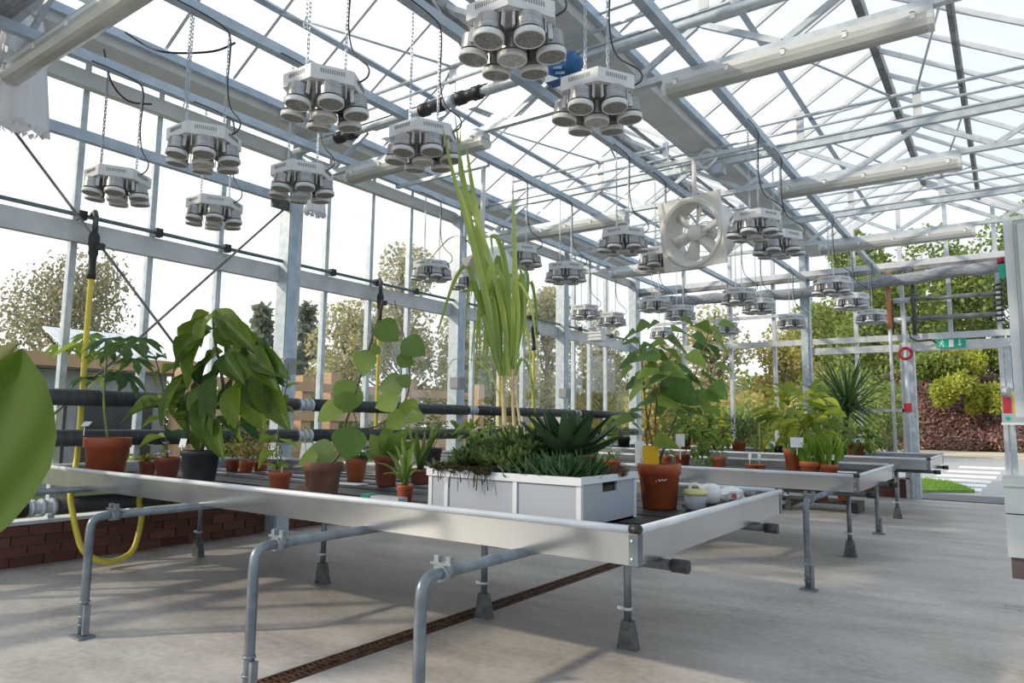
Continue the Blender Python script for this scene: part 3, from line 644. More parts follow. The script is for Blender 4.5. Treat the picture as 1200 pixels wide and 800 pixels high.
# socket boxes on the gutter and trusses
def socket(c, label, s=0.1, m1=None, col=None):
    c = Vector(c); t_ = thing('socket_box', label, 'socket', c, 'grey switch and socket boxes')
    MB().box(c+Vector((-s*.5, -s*.4, -s*.5)), c+Vector((s*.5, s*.4, s*.5))).build('box', col or STEELBOX, t_)
    MB().box(c+Vector((-s*.42, -s*.47, -s*.42)), c+Vector((s*.42, -s*.4, s*.42))).build('lid', m1 or RAIL, t_); return t_
for q, l, s in (((-5.50, 4.05, 3.98), 'white socket box with blue lid under the wall gutter', 0.13), ((-5.45, 7.0, 3.9), 'small socket box under the gutter behind the reed', 0.12), ((-2.72, 5.35, 3.95), 'white socket box on the middle gutter right of the hanging lamp', 0.15), ((-2.35, 7.0, 3.72), 'dark socket box beside the coiled cable above the fan', 0.12)): socket(q, l, s)
for px, py, x, l in ((335, 429, -5.72, 'dark grey switch box on the first wall column'), (536, 449, -5.72, 'grey switch box on the second wall column'), (662, 461, -5.72, 'grey switch box on the third wall column')): socket(onx(px, py, x), l, 0.15, GREYWALL, GREYWALL)
for i, (a, b_, c, l) in enumerate((((122, 58), (150, 118), (178, 122), 'looped black cable under the big corner light'), ((147, 38), (205, 62), (276, 50), 'long black cable slung under the wall gutter'))):
    MB().tube(spline([onx(*a, -5.2), onx(130, 95, -5.15), onx(*b_, -5.1), onx(*c, -5.05)] if i == 0 else [onx(*a, -4.6), onx((a[0]+b_[0])/2, (a[1]+b_[1])/2+6, -4.4), onx(*b_, -4.2), onx((c[0]+b_[0])/2+10, 60, -4.0), onx(*c, -3.9)]), 0.007, 6).build('slung_cable', BLACK, label=l, category='cable')
for i, (px, py, w, l) in enumerate(((700, 392, 0.15, 'white slatted sensor housing hanging by the far wall columns'),)):
    c = ony(px, py, 9.2); t_ = thing('sensor_housing', l, 'sensor', c)
    MB().box(c+Vector((-.10, -.08, -.10)), c+Vector((.10, .08, .10))).build('case', WHITE, t_)
    for k in range(4): MB().box(c+Vector((-.115, -.095, -.09+k*.05)), c+Vector((.115, -.08, -.065+k*.05))).build('louvre', WHITE, t_)
    MB().tube([c+Vector((0, 0, .1)), (c.x, c.y, 3.5)], 0.006, 6).build('wire', GALV, t_)

# ------------------------------------------------------------------ pipes, hoses and braces on the walls
for i, (z, r_, l) in enumerate(((1.235, 0.062, 'upper black lagged heating pipe along the glass side wall'), (0.935, 0.062, 'middle black lagged heating pipe along the glass side wall'), (0.445, 0.062, 'lowest black heating pipe in front of the bricks'))):
    X = -5.72; t_ = thing('heating_pipe', l, 'pipe', (X, 5, z), 'black heating pipes along the side wall')
    gaps = [1.55, 4.55, 7.2, 9.9, 12.2] if i != 2 else [0.7, 2.28, 4.9, 7.6, 10.2, 12.2]
    ya = -1.0
    for g in gaps:
        MB().tube([(X, ya, z), (X, g-0.10, z)], r_, 16).build('lagging', RUBBER, t_); ya = g+0.10
        MB().tube([(X, g-0.16, z), (X, g+0.16, z)], r_*0.72, 14).build('bare_joint', GALV, t_)
        m_ = MB()
        for s in (-0.07, 0.0, 0.07): m_.tube([(X, g+s-0.014, z), (X, g+s+0.014, z)], r_*0.98, 14)
        m_.build('pipe_clamp', GALV, t_)
    m_ = MB()
    for y in COLY: m_.bar((X-0.02, y, z), (XW+0.10, y, z), 0.03, 0.03)
    m_.build('wall_bracket', GALV, t_)
wp = thing('water_pipe', 'thin grey-green water pipe above the rail of the side wall', 'pipe', (-5.90, 5, 2.66))
MB().tube([(-5.90, -1, 2.665), (-5.90, 12.3, 2.665)], 0.017, 8).build('pipe_run', mat('grey_green_pipe', (0.10, 0.16, 0.19), (0.15, 0.21, 0.24), 0.4), wp)
for y in MUL[2:]: MB().box((-5.935, y-0.03, 2.63), (-5.87, y+0.03, 2.70)).build('pipe_clip', BLACK, wp)
def hose(y, zb, l, loop=None):
    t_ = thing('garden_hose', l, 'hose', (-5.82, y, zb), 'yellow hoses on the water pipe')
    MB().tube([(-5.88, y, 2.68), (-5.84, y, 2.70), (-5.82, y, 2.66), (-5.82, y, 2.50)], 0.022, 8).build('elbow', GALVD, t_)
    m_ = MB(); m_.lathe([(0.03, 2.16), (0.034, 2.2), (0.026, 2.24), (0.028, 2.34), (0.036, 2.36), (0.034, 2.40), (0.04, 2.43), (0.04, 2.50), (0.03, 2.53)], (-5.82, y, 0), 12)
    m_.bar((-5.82, y, 2.42), (-5.76, y+0.05, 2.42), 0.04, 0.05); m_.build('valve', BLACK, t_)
    MB().tube(spline(loop or [(-5.82, y, 2.2), (-5.82, y, 1.5), (-5.82, y, zb)], 6), 0.021, 10).build('hose_run', YELLOW, t_)
q0 = onx(85, 600, -5.55); q1 = onx(95, 640, -5.5); q2 = onx(128, 658, -5.45); q3 = onx(158, 640, -5.5); q4 = onx(166, 605, -5.55)
hose(2.53, 0.1, 'yellow hose hanging down and looped on the floor at the near end', [(-5.82, 2.53, 2.2), (-5.82, 2.53, 1.6), (-5.83, 2.54, 1.0), (-5.82, 2.53, 0.75), onx(83, 575, -5.62), q0, q1, onx(110, 654, -5.46), q2, onx(145, 653, -5.47), q3, q4, onx(163, 585, -5.6), (-5.62, 3.0, 0.56)])
hose(5.62, 0.4, 'yellow hose hanging behind the climbing vine'); hose(8.80, 0.4, 'yellow hose hanging near the third column')
hose(7.95, 0.4, 'thin yellow hose hanging behind the reed stems')
for i, (a, b_, l) in enumerate((((-5.85, 1.83, 3.28), (-5.85, 4.32, 0.55), 'steel brace rod falling from the curtain to the first column foot'), ((-5.83, 4.32, 3.22), (-5.83, 1.83, 0.55), 'steel brace rod rising to the first column head'))):
    MB().tube([a, b_], 0.011, 6).build('brace_rod', DARKBAR, label=l, category='brace')
bb = thing('wall_strut', 'grey strut high on the near bay between curtain and first column', 'strut', (-5.86, 3.1, 3.28))
MB().box((-5.90, 1.75, 3.25), (-5.84, 4.38, 3.335)).build('strut', RAIL, bb); MB().box((-5.86, 4.14, 3.17), (-5.83, 4.36, 3.27)).build('gusset', GALVD, bb)
# gathered thermal screens
def curtain(c, w, h, label, n=26, seed=1):
    rnd = random.Random(seed); c = Vector(c); t_ = thing('gathered_curtain', label, 'curtain', c, 'gathered white screens')
    m_ = MB(); o = []
    for j in range(7):
        t = j/6
        for k in range(n):
            a = 2*PI*k/n; ww = w*(0.55+0.45*t); fold = 1+0.22*math.sin(a*7+seed)+0.1*math.sin(a*13)
            o.append(c+Vector((math.cos(a)*ww*0.30*fold, math.sin(a)*ww*0.55*fold, -h*t+0.03*math.sin(a*5+seed)*t)))
    m_.add(o, [(j*n+k, j*n+(k+1) % n, (j+1)*n+(k+1) % n, (j+1)*n+k) for j in range(6) for k in range(n)], True); m_.build('screen_cloth', CLOTH, t_)
    m_ = MB()
    for k in range(n):
        a = 2*PI*k/n; b_ = c+Vector((math.cos(a)*w*0.3, math.sin(a)*w*0.55, -h)); m_.blade([b_, b_+Vector((rnd.uniform(-.01, .01), 0, -.02)), b_+Vector((rnd.uniform(-.02, .02), rnd.uniform(-.02, .02), -.045))], 0.05)
    m_.build('frayed_hem', CLOTH, t_, kind='stuff')
curtain(onx(30, 30, -5.6)+Vector((0, 0, 0.06)), 0.34, 0.80, 'gathered white curtain hanging in the upper left corner', seed=2)
curtain(onx(370, 232, -5.6)+Vector((0, 0, 0.35)), 0.20, 0.5, 'small gathered white curtain behind the lamp by the first column', seed=5)
sb = MB()
for k in range(9): sb.box((-5.62+k*0.012, 0.35, 3.62+k*0.022), (-4.62, 1.62, 3.636+k*0.022))
sb.build('folded_screen', SCREEN, label='grey folded shade screen packed above the nearest truss in the corner', category='screen')
# screen roller along the gable
rp = [Vector((x, 12.32+0.015*math.sin(x*9), 3.36+0.05*(x+2)/4-0.05*math.cos((x+2.8)*1.1)+0.012*math.sin(x*7))) for x in [-5.75+0.15*k for k in range(39)]]
MB().tube(rp, 0.092, 14, radii=[0.092+0.008*math.sin(k*2.1) for k in range(len(rp))]).build('screen_roll', SCREEN, label='grey rolled screen hung along the gable wall', category='screen')
# pipes over the doorway
for z, l in ((3.06, 'upper dark pipe across the gable above the door'), (2.755, 'lower dark pipe across the gable above the door')):
    t_ = thing('door_pipe', l, 'pipe', (-0.7, 12.44, z), 'dark pipes above the doorway')
    MB().tube([(-1.42, 12.44, z), (-0.10, 12.44, z)], 0.036, 10).build('pipe_run', DARKBAR, t_)
    MB().tube([(-1.44, 12.44, z), (-1.20, 12.44, z)], 0.042, 10).build('sleeve', GALV, t_)
    for k in range(4): MB().lathe([(0.05, -0.015), (0.062, 0), (0.05, 0.015)], (-0.06, 12.44, z-0.1+k*0.075), 10).build('black_clamp', BLACK, t_)
for x, z0, z1, m_, l, r_ in ((-1.50, 0.0, 3.5, ALUW, 'white pipe with an orange upper length rising beside the doorway', 0.026), (-1.16, 2.5, 3.55, GALVD, 'thin threaded hanger rod above the exit sign', 0.03), (-1.30, 0.02, 2.9, ALUW, 'white conduit with red collars left of the doorway', 0.03)):
    t_ = thing('riser_pipe', l, 'pipe', (x, 12.40, z0)); MB().tube([(x, 12.40, z0), (x, 12.40, z1)], r_, 10).build('pipe_run', m_, t_)
    if x == -1.50: MB().tube([(x, 12.40, 2.62), (x, 12.40, 3.52)], .036, 10).build('orange_length', COPPER, t_)
    if x == -1.30:
        MB().tube([Vector((x, 12.37, 2.22))+Vector((0.085*math.cos(k*PI/8), 0, 0.085*math.sin(k*PI/8))) for k in range(17)], 0.022, 8).build('red_ring', RED, t_)
        MB().box((x-0.05, 12.33, 1.32), (x+0.05, 12.41, 1.45)).build('red_box', RED, t_)
# exit sign over the door
es = thing('exit_sign', 'green exit sign with running man and down arrow over the doorway', 'sign', (-0.70, 12.44, 2.28))
MB().box((-0.89, 12.44, 2.285), (-0.51, 12.465, 2.42)).build('sign_board', EXITG, es)
m_ = MB(); Ys = 12.4385
def flat(m_, pts): m_.add([(x, Ys, z) for x, z in pts]+[(x, Ys+0.002, z) for x, z in pts], [tuple(range(len(pts))), tuple(range(2*len(pts)-1, len(pts)-1, -1))]+[(i, (i+1) % len(pts), len(pts)+(i+1) % len(pts), len(pts)+i) for i in range(len(pts))])
X0, Z0 = -0.82, 2.352
flat(m_, [(X0+.012+.011*math.cos(k*PI/5), Z0+.042+.011*math.sin(k*PI/5)) for k in range(10)])
flat(m_, [(X0-.005, Z0+.028), (X0+.018, Z0+.028), (X0+.006, Z0-.008), (X0-.014, Z0-.008)])
flat(m_, [(X0-.014, Z0-.005), (X0+.0, Z0-.008), (X0-.012, Z0-.03), (X0-.035, Z0-.042), (X0-.042, Z0-.034), (X0-.022, Z0-.022)])
flat(m_, [(X0-.004, Z0-.006), (X0+.008, Z0-.006), (X0+.03, Z0-.022), (X0+.024, Z0-.046), (X0+.014, Z0-.046), (X0+.016, Z0-.025)])
flat(m_, [(X0+.014, Z0+.026), (X0+.018, Z0+.018), (X0+.036, Z0+.006), (X0+.042, Z0+.014), (X0+.026, Z0+.024)])
flat(m_, [(X0-.004, Z0+.026), (X0-.028, Z0+.022), (X0-.036, Z0+.002), (X0-.028, Z0+.0), (X0-.022, Z0+.014), (X0-.004, Z0+.016)])
m_.build('running_man', WHITE, es)
m_ = MB(); flat(m_, [(-.725, 2.298), (-.665, 2.298), (-.665, 2.408), (-.725, 2.408)]); m_.build('door_symbol', WHITE, es)
m_ = MB(); flat(m_, [(-.596, 2.405), (-.578, 2.405), (-.578, 2.335), (-.596, 2.335)]); flat(m_, [(-.620, 2.340), (-.554, 2.340), (-.587, 2.300)]); m_.build('arrow', WHITE, es)
MB().tube([(-1.25, 12.42, 2.62), (-1.22, 12.40, 2.46), (-1.12, 12.39, 2.40), (-0.95, 12.42, 2.42), (-0.89, 12.44, 2.37)], 0.012, 6).build('sign_cable', BLACK, es)

# ------------------------------------------------------------------ rolling benches
ZT = 0.65                                    # top of the bench liner
def bench(yn, yleg, xr, label, legx, seed=0):
    t_ = thing('rolling_bench', label, 'bench', (-3.5, yn+0.95, 0), 'aluminium rolling benches')
    xl, yf, zr, zb = (-5.93 if yn < 3 else -5.62), yn+1.906, 0.7345, 0.597
    th = 0.012
    for a, b_ in (((xl, yn, zb), (xr, yn+th, zr-0.008)), ((xl, yf-th, zb), (xr, yf, zr-0.008)), ((xr-th, yn+th, zb), (xr, yf-th, zr-0.008)), ((xl, yn+th, zb), (xl+th, yf-th, zr-0.008))):
        m_ = MB(); m_.box(a, b_); m_.build('side_panel', ALU, t_)
    for a, b_ in (((xl, yn, zr-0.012), (xr-0.02, yn, zr-0.012)), ((xl, yf, zr-0.012), (xr-0.02, yf, zr-0.012)), ((xr, yn+0.02, zr-0.012), (xr, yf-0.02, zr-0.012)), ((xl, yn, zr-0.012), (xl, yf, zr-0.012))):
        MB().tube([a, b_], 0.0145, 10).build('rolled_rim', ALUW, t_)
    for y in (yn, yf): MB().tube([(xr-0.028, y, zr-0.010), (xr+0.012, y, zr-0.010)], 0.0165, 10).build('corner_cap', BLACK, t_)
    for x, y0, s in ((xr, yn, 1), (xr, yf, -1)):
        m_ = MB(); m_.box((x-0.032, y0-s*0.003-0.0015, zb), (x+0.003, y0-s*0.003+0.0015, zr-0.03)); m_.box((x+0.0005, min(y0, y0+s*0.035), zb), (x+0.0035, max(y0, y0+s*0.035), zr-0.03)); m_.build('corner_bracket', LEGM, t_)
        for z in (zb+0.025, zr-0.05):
            MB().tube([(x-0.02, y0-s*0.005, z), (x-0.02, y0-s*0.009, z)], 0.005, 6).build('rivet', ALUW, t_)
    MB().box((xl+th, yn+th, zb+0.016), (xr-th, yf-th, ZT-0.006)).build('tray', WETM, t_)
    rnd = random.Random(seed)
    y = yn+0.05
    for w, gap, xa in ((0.55, 0.02, -2.9), (0.26, 0.05, -5.2), (0.12, 0.16, -5.8), (0.10, 0.20, -5.8), (0.16, 0.06, -5.8), (0.12, 0.05, -5.8)):
        if y+w > yf-0.03: break
        MB().box((xa if xa > -5 else xl+0.03, y, ZT-0.007), (xr-0.03, y+w, ZT+rnd.uniform(-.001, .003))).build('black_mat', TRAY, t_); y += w+gap
    MB().box(((-2.9 if yn < 3 else xl+0.04), yn+0.03, ZT-0.0065), (xr-0.025, yf-0.03, ZT-0.002)).build('black_mat', TRAY, t_)
    for x in legx:
        zbar = 0.590; yl = yleg; yb = yleg+1.51
        MB().tube(spline([(x, yl, 0.02), (x, yl, 0.30), (x, yl, zbar-0.07), (x, yl+0.02, zbar-0.015), (x, yl+0.075, zbar), (x, yl+0.13, zbar)], 3), 0.021, 12).build('bent_leg', LEGM, t_)
        MB().tube([(x, yl+0.12, zbar), (x, yb+0.06, zbar)], 0.021, 12).build('cross_bar', LEGM, t_)
        m_ = MB(); m_.tube([(x, yl+0.09, zbar), (x, yl+0.135, zbar)], 0.03, 10); m_.bar((x-0.026, yl+0.11, zbar), (x-0.026, yl+0.11, zbar+0.055), 0.02, 0.02); m_.bar((x+0.026, yl+0.11, zbar), (x+0.026, yl+0.11, zbar+0.055), 0.02, 0.02)
        m_.bar((x-0.045, yl+0.11, zbar+0.03), (x+0.045, yl+0.11, zbar+0.03), 0.035, 0.008); m_.build('pipe_clamp', CLAMPM, t_)
        m_ = MB()
        for z in (0.06, 0.10, 0.17): m_.tube([(x, yl, z), (x, yl, z+0.008)], 0.027, 10)
        m_.bar((x+0.03, yl, 0.02), (x+0.03, yl, 0.16), 0.018, 0.03); m_.box((x-0.05, yl-0.04, 0), (x+0.06, yl+0.04, 0.012)); m_.build('leg_foot', CLAMPM, t_)
        MB().tube([(x, yb, 0.09), (x, yb, zbar)], 0.0185, 10).build('straight_leg', LEGM, t_)
        m_ = MB(); m_.add([(x-0.052, yb-0.02, 0), (x+0.052, yb-0.02, 0), (x+0.028, yb-0.02, 0.135), (x-0.028, yb-0.02, 0.135), (x-0.052, yb+0.03, 0), (x+0.052, yb+0.03, 0), (x+0.028, yb+0.02, 0.135), (x-0.028, yb+0.02, 0.135)],
                          [(0, 1, 2, 3), (7, 6, 5, 4), (0, 4, 5, 1), (1, 5, 6, 2), (2, 6, 7, 3), (3, 7, 4, 0)]); m_.build('splayed_foot', GALVD, t_)
        m_ = MB(); m_.tube([(x, yb, 0.185), (x, yb, 0.20)], 0.025, 10); m_.bar((x-0.05, yb-0.01, 0.193), (x, yb-0.01, 0.193), 0.012, 0.016); m_.build('leg_collar', GALV, t_)
    for y in (yn+0.26, yn+1.50):
        MB().tube([(xl+0.3, y, zb-0.032), (xr+0.03, y, zb-0.032)], 0.021, 10).build('roller_tube', GALVD, t_)
        MB().tube([(xr+0.02, y, zb-0.032), (xr+0.085, y, zb-0.032)], 0.026, 12).build('tube_cap', BLACK, t_)
    for x in (-4.6, -2.15): MB().box((x-0.03, yn+0.02, zb+0.002), (x+0.03, yf-0.02, zb+0.016)).build('bearer', DARKST, t_)
    return t_
bench(2.35, 1.77, -1.107, 'nearest aluminium bench, carrying the crate of succulents', (-5.35, -3.86, -2.49, -1.60), 1)
bench(5.938, 5.147, -0.98, 'middle aluminium bench, with grass pots at its right end', (-5.2, -3.8, -2.45, -1.18), 2)
bench(9.594, 8.231, -0.815, 'farthest aluminium bench, in front of the gable and the doorway', (-5.2, -3.8, -2.45, -1.19), 3)

# drain channel let into the floor
dc = thing('floor_drain', 'rusty slotted drain channel running under the benches', 'drain', (-2.6, 5, 0))
MB().box((-2.664, 0.3, -0.028), (-2.536, 12.6, -0.024)).build('channel_bed', RUST, dc)
def grate():
    m_ = MB(); m_.box((0, 0, -0.02), (0.012, 0.495, 0.004)); m_.box((0.112, 0, -0.02), (0.124, 0.495, 0.004)); m_.box((0.056, 0, -0.02), (0.068, 0.495, 0.003))
    for k in range(17): m_.box((0.012, 0.002+k*0.0305, -0.015), (0.112, 0.014+k*0.0305, 0.002))
    return m_.mesh('grate', RUST)
gm = grate()
for k in range(24): inst('grate', gm, dc, (-2.662, 0.4+k*0.5, 0))

# ------------------------------------------------------------------ plants: leaves, pots, stems
def leaf_mesh(name, m, prof, droop=0.25, fold=0.25, wave=0.0):
    """unit leaf along +X: prof = half width at even steps"""
    mb = MB(); n = len(prof); o = []; fs = []
    for i, w in enumerate(prof):
        t = i/(n-1); z = -droop*t*t; wv = wave*math.sin(t*9)
        o += [(t, -w, z+w*fold+wv), (t, -w*0.5, z+w*fold*0.35), (t, 0, z), (t, w*0.5, z+w*fold*0.35), (t, w, z+w*fold-wv)]
    for i in range(n-1):
        for j in range(4): a = i*5+j; fs.append((a, a+1, a+6, a+5))
    return mb.add(o, fs, True).mesh(name, m)
OV = (0.0, 0.22, 0.38, 0.47, 0.5, 0.46, 0.36, 0.20, 0.0)
RO = (0.06, 0.40, 0.52, 0.54, 0.50, 0.42, 0.30, 0.15, 0.0)
LA = (0.02, 0.30, 0.46, 0.5, 0.46, 0.38, 0.27, 0.14, 0.0)
TR = (0.10, 0.48, 0.56, 0.50, 0.40, 0.34, 0.28, 0.15, 0.0)
_lm = {}
def LM(kind, m, d):
    k = (kind, m.name, d)
    if k not in _lm: _lm[k] = leaf_mesh('leaf', m, {'ov': OV, 'ro': RO, 'la': LA, 'tr': TR}[kind], d, 0.28 if kind != 'ro' else 0.12, 0.02)
    return _lm[k]
def palmate(m):
    mb = MB(); n = 7; o = [(0, 0, 0)]
    for k in range(n):
        a = -2.2+4.4*k/(n-1); r_ = 1-0.35*abs(k-3)/3
        for da, rr_, z in ((-0.30, 0.36, -0.03), (-0.24, 0.66*r_, -0.10), (0, r_, -0.3), (0.24, 0.66*r_, -0.10), (0.30, 0.36, -0.03)): o.append((rr_*math.cos(a+da), rr_*math.sin(a+da), z))
    return mb.add(o, [(0, i, i+1) for i in range(1, n*5)], True).mesh('leaf', m)
def leaf(root, kind, m, pos, d, L_, Wd, up=(0, 0, 1), droop=0.25):
    return inst('leaf', LM(kind, m, droop), root, pos, frame(d, up), (L_, Wd, L_))
rv = lambda s: Vector((random.uniform(-s, s), random.uniform(-s, s), random.uniform(-s, s)))
def pot(root, B, rt, rb, h, m, soil=True, rim=0.25):
    B = Vector(B); rh = h*rim
    prof = [(rb*0.9, 0.0), (rb, 0.004), (rb+(rt*0.95-rb)*(1-rim), h-rh), (rt*0.99, h-rh+0.003), (rt*1.0, h-0.004), (rt*0.985, h), (rt*0.93, h), (rt*0.90, h-rh*0.9)]
    MB().lathe(prof, B, 28, caps=False).build('pot', m, root)
    mb = MB(); n = 20; zs = h-min(rh*0.6, 0.03)
    mb.lathe([(rt*0.92, zs), (rt*0.6, zs+0.006), (rt*0.3, zs+0.004), (0.001, zs+0.008)], B, n, caps=False); mb.build('soil', SOIL, root)
    MB().lathe([(0.001, 0.001), (rb*0.9, 0.001)], B, 20, caps=False).build('pot_base', m, root)
    return B+Vector((0, 0, zs+0.006))
def stem(root, pts, r0, r1, m, name='stem', k=4, n=7):
    P = spline(pts, k); nn = len(P); MB().tube(P, r0, n, radii=[r0+(r1-r0)*i/(nn-1) for i in range(nn)]).build(name, m, root); return P
def card(root, p, w, h, tilt=0.2, yaw=0.0, m=None, name='plant_label', stick=True):
    p = Vector(p); M_ = Matrix.Rotation(yaw, 3, 'Z') @ Matrix.Rotation(-tilt, 3, 'X')
    mb = MB(); q = [Vector((x, y, z)) for x, y, z in ((-w/2, -.0015, 0), (w/2, -.0015, 0), (w/2, .0015, 0), (-w/2, .0015, 0), (-w/2, -.0015, h), (w/2, -.0015, h), (w/2, .0015, h), (-w/2, .0015, h))]
    mb.add([p+M_ @ x for x in q], [(0, 3, 2, 1), (4, 5, 6, 7), (0, 1, 5, 4), (1, 2, 6, 5), (2, 3, 7, 6), (3, 0, 4, 7)])
    if stick: mb.bar(p+Vector((0, 0, -0.07)), p+Vector((0, 0, h*0.3)), 0.006, 0.004)
    mb.build(name, m or WHITE, root)
def plant(name, label, px, py, group=None, z=ZT):
    B = onz(px, py, z); return thing(name, label, 'plant', B, group), B

# 1 papaya seedling in the big left pot
t_, B = plant('potted_papaya', 'lanky papaya with lobed leaves in the large red pot at the left end', 123, 560.5)
S = pot(t_, B, 0.158, 0.118, 0.295, TERRA); y = B.y
P = stem(t_, [S, ony(122, 470, y), ony(125, 418, y), ony(127, 400, y)], 0.011, 0.007, STEMG)
PM = palmate(L_PAP); PMl = palmate(L_LIME)
for lx, ly, sx_, sy_, sz, bright in ((92, 402, 122, 432, 0.17, 1), (72, 404, 122, 432, 0.13, 0), (104, 392, 123, 420, 0.15, 0), (127, 396, 125, 415, 0.17, 0), (148, 402, 126, 424, 0.19, 0), (165, 396, 126, 420, 0.17, 0), (116, 412, 124, 410, 0.12, 1), (150, 440, 123, 452, 0.16, 0), (140, 436, 123, 450, 0.12, 0), (113, 440, 122, 446, 0.11, 1), (98, 442, 122, 462, 0.10, 0), (158, 420, 125, 436, 0.15, 0), (132, 408, 125, 416, 0.13, 0)):
    a = ony(sx_, sy_, y); b_ = ony(lx, ly, y+random.uniform(-.12, .12)); d = (b_-a)
    MB().tube(spline([a, (a+b_)/2+Vector((0, 0, 0.02)), b_], 3), 0.003, 5).build('petiole', STEMG, t_)
    inst('leaf', PMl if bright else PM, t_, b_, frame((d.x, d.y-0.1, -0.45*d.length)), (sz*1.3, sz*1.3, sz*1.3))
for lx, ly in ((86, 462), (98, 470), (78, 470)):
    leaf(t_, 'la', L_LIME, ony(lx+14, ly-6, y), (-1, -.2, -.25), 0.13, 0.045)
card(t_, ony(99, 499, y-0.12), 0.06, 0.05, 0.9, 0.5)
# 2 slender lance-leaved plant
t_, B = plant('slender_plant', 'slender plant with long thin leaves in a small brown pot beside the black pot', 195, 562)
S = pot(t_, B, 0.088, 0.066, 0.16, TERRAD); y = B.y
stem(t_, [S, ony(193, 490, y), ony(192, 462, y), ony(185, 430, y), ony(181, 416, y)], 0.006, 0.003, STEMD)
for ax_, ay, bx, by, w, m in ((190, 440, 215, 416, 0.05, L_HIB), (188, 432, 178, 452, 0.06, L_LIME), (184, 420, 196, 412, 0.04, L_PAP), (184, 422, 166, 414, 0.04, L_PAP), (192, 470, 150, 468, 0.04, L_ROUND), (192, 475, 142, 476, 0.03, L_ROUND), (193, 490, 166, 492, 0.05, L_ROUND), (193, 512, 160, 516, 0.05, L_LIME), (193, 512, 222, 506, 0.05, L_PAP), (193, 500, 196, 494, 0.05, L_PAP)):
    a, b_ = ony(ax_, ay, y), ony(bx, by, y-0.05); leaf(t_, 'la', m, a, b_-a, (b_-a).length, w*1.3)
for px, py in ((176, 522), (183, 533), (194, 520), (199, 531), (180, 541), (188, 538)):
    c = ony(px, py, y-0.06); mb = MB()
    for k in range(6): d = (Vector((math.cos(k), math.sin(k*1.0), 0.3))+rv(.3)).normalized(); mb.blade([c, c+d*0.02, c+d*0.04], 0.028)
    mb.build('white_flower', WHITE, t_)
t_, B = plant('small_potted_plant', 'small tufted plant in a little brown pot between the papaya and the slender plant', 172, 558)
S = pot(t_, B, 0.062, 0.05, 0.115, TERRAD)
for k in range(16): leaf(t_, 'la', L_DRY if k % 2 else L_BUSH, S, Vector((math.cos(k*2.4)*.7, math.sin(k*2.4)*.7, random.uniform(.3, 1))), random.uniform(.07, .13), 0.03)
t_, B = plant('seedling_tuft', 'tiny yellow-green tuft on the bench beside the large red pot', 141, 556)
for k in range(10): leaf(t_, 'la', L_DRY, B, Vector((math.cos(k*2.4)*.6, math.sin(k*2.4)*.6, random.uniform(.5, 1))), random.uniform(.06, .12), 0.03)
t_, B = plant('trailing_plant', 'low green plant sprawling behind the two small brown pots', 163, 551)
for k in range(26): leaf(t_, 'la', L_BUSH, B+Vector((random.uniform(-.12, .18), random.uniform(-.1, .1), random.uniform(0.02, .10))), Vector((math.cos(k*2.4), math.sin(k*2.4), random.uniform(.2, .9))), random.uniform(.07, .14), 0.04)
# 3 big leafy cacao in the black pot
t_, B = plant('leafy_tree_plant', 'large plant with big drooping glossy leaves in a black pot', 233, 567)
S = pot(t_, B, 0.13, 0.10, 0.225, BLACK, rim=0.16); y = B.y
P = stem(t_, [S, ony(242, 500, y), ony(247, 482, y), ony(262, 466, y), ony(258, 430, y), ony(252, 400, y), ony(249, 366, y)], 0.017, 0.007, STEMD)
stem(t_, [ony(247, 482, y), ony(232, 450, y), ony(215, 432, y)], 0.009, 0.004, STEMD, 'branch'); stem(t_, [ony(262, 466, y), ony(285, 440, y+.05), ony(300, 420, y+.05)], 0.009, 0.004, STEMD, 'branch')
rnd = random.Random(11)
CAC = [(252, 368, 228, 392, .11), (246, 366, 210, 398, .12), (252, 362, 280, 388, .12), (254, 372, 290, 400, .13), (250, 385, 202, 408, .13), (248, 388, 200, 425, .14), (240, 392, 214, 438, .16), (256, 392, 300, 400, .14), (262, 400, 292, 420, .14), (250, 410, 228, 445, .15), (262, 415, 276, 440, .12), (262, 412, 238, 422, .11),
       (290, 404, 318, 436, .16), (288, 410, 312, 440, .15), (270, 414, 288, 446, .15), (240, 424, 216, 448, .11), (262, 420, 236, 462, .16), (266, 412, 300, 414, .12), (262, 428, 230, 476, .15), (275, 438, 262, 480, .13), (286, 436, 300, 492, .19), (302, 430, 326, 488, .18), (292, 428, 316, 486, .17), (280, 455, 272, 512, .13), (290, 462, 296, 512, .13), (216, 440, 184, 488, .10), (222, 452, 194, 478, .07), (228, 458, 212, 500, .12), (240, 462, 238, 512, .15), (244, 480, 226, 525, .13), (252, 490, 254, 526, .12), (252, 488, 278, 502, .10), (236, 450, 232, 486, .15), (300, 418, 324, 432, .15), (270, 400, 262, 436, .13), (255, 380, 268, 404, .12), (240, 372, 232, 398, .10), (276, 450, 270, 490, .14), (250, 440, 244, 480, .14), (296, 440, 306, 476, .15), (230, 430, 206, 462, .12), (262, 376, 296, 412, .13)]
for ax_, ay, bx, by, w in CAC:
    dy = rnd.uniform(-.26, .22); a, b_ = ony(ax_, ay, y+dy*0.4), ony(bx, by, y+dy)
    leaf(t_, 'ov', L_CACAO, a, b_-a, (b_-a).length*1.15, w*1.1, up=Vector(((b_-a).x*0.8, -0.9+rnd.uniform(-.5, .5), 0.75)), droop=0.18)
card(t_, ony(213, 524, y-0.1), 0.05, 0.06, 0.3, 0.4)
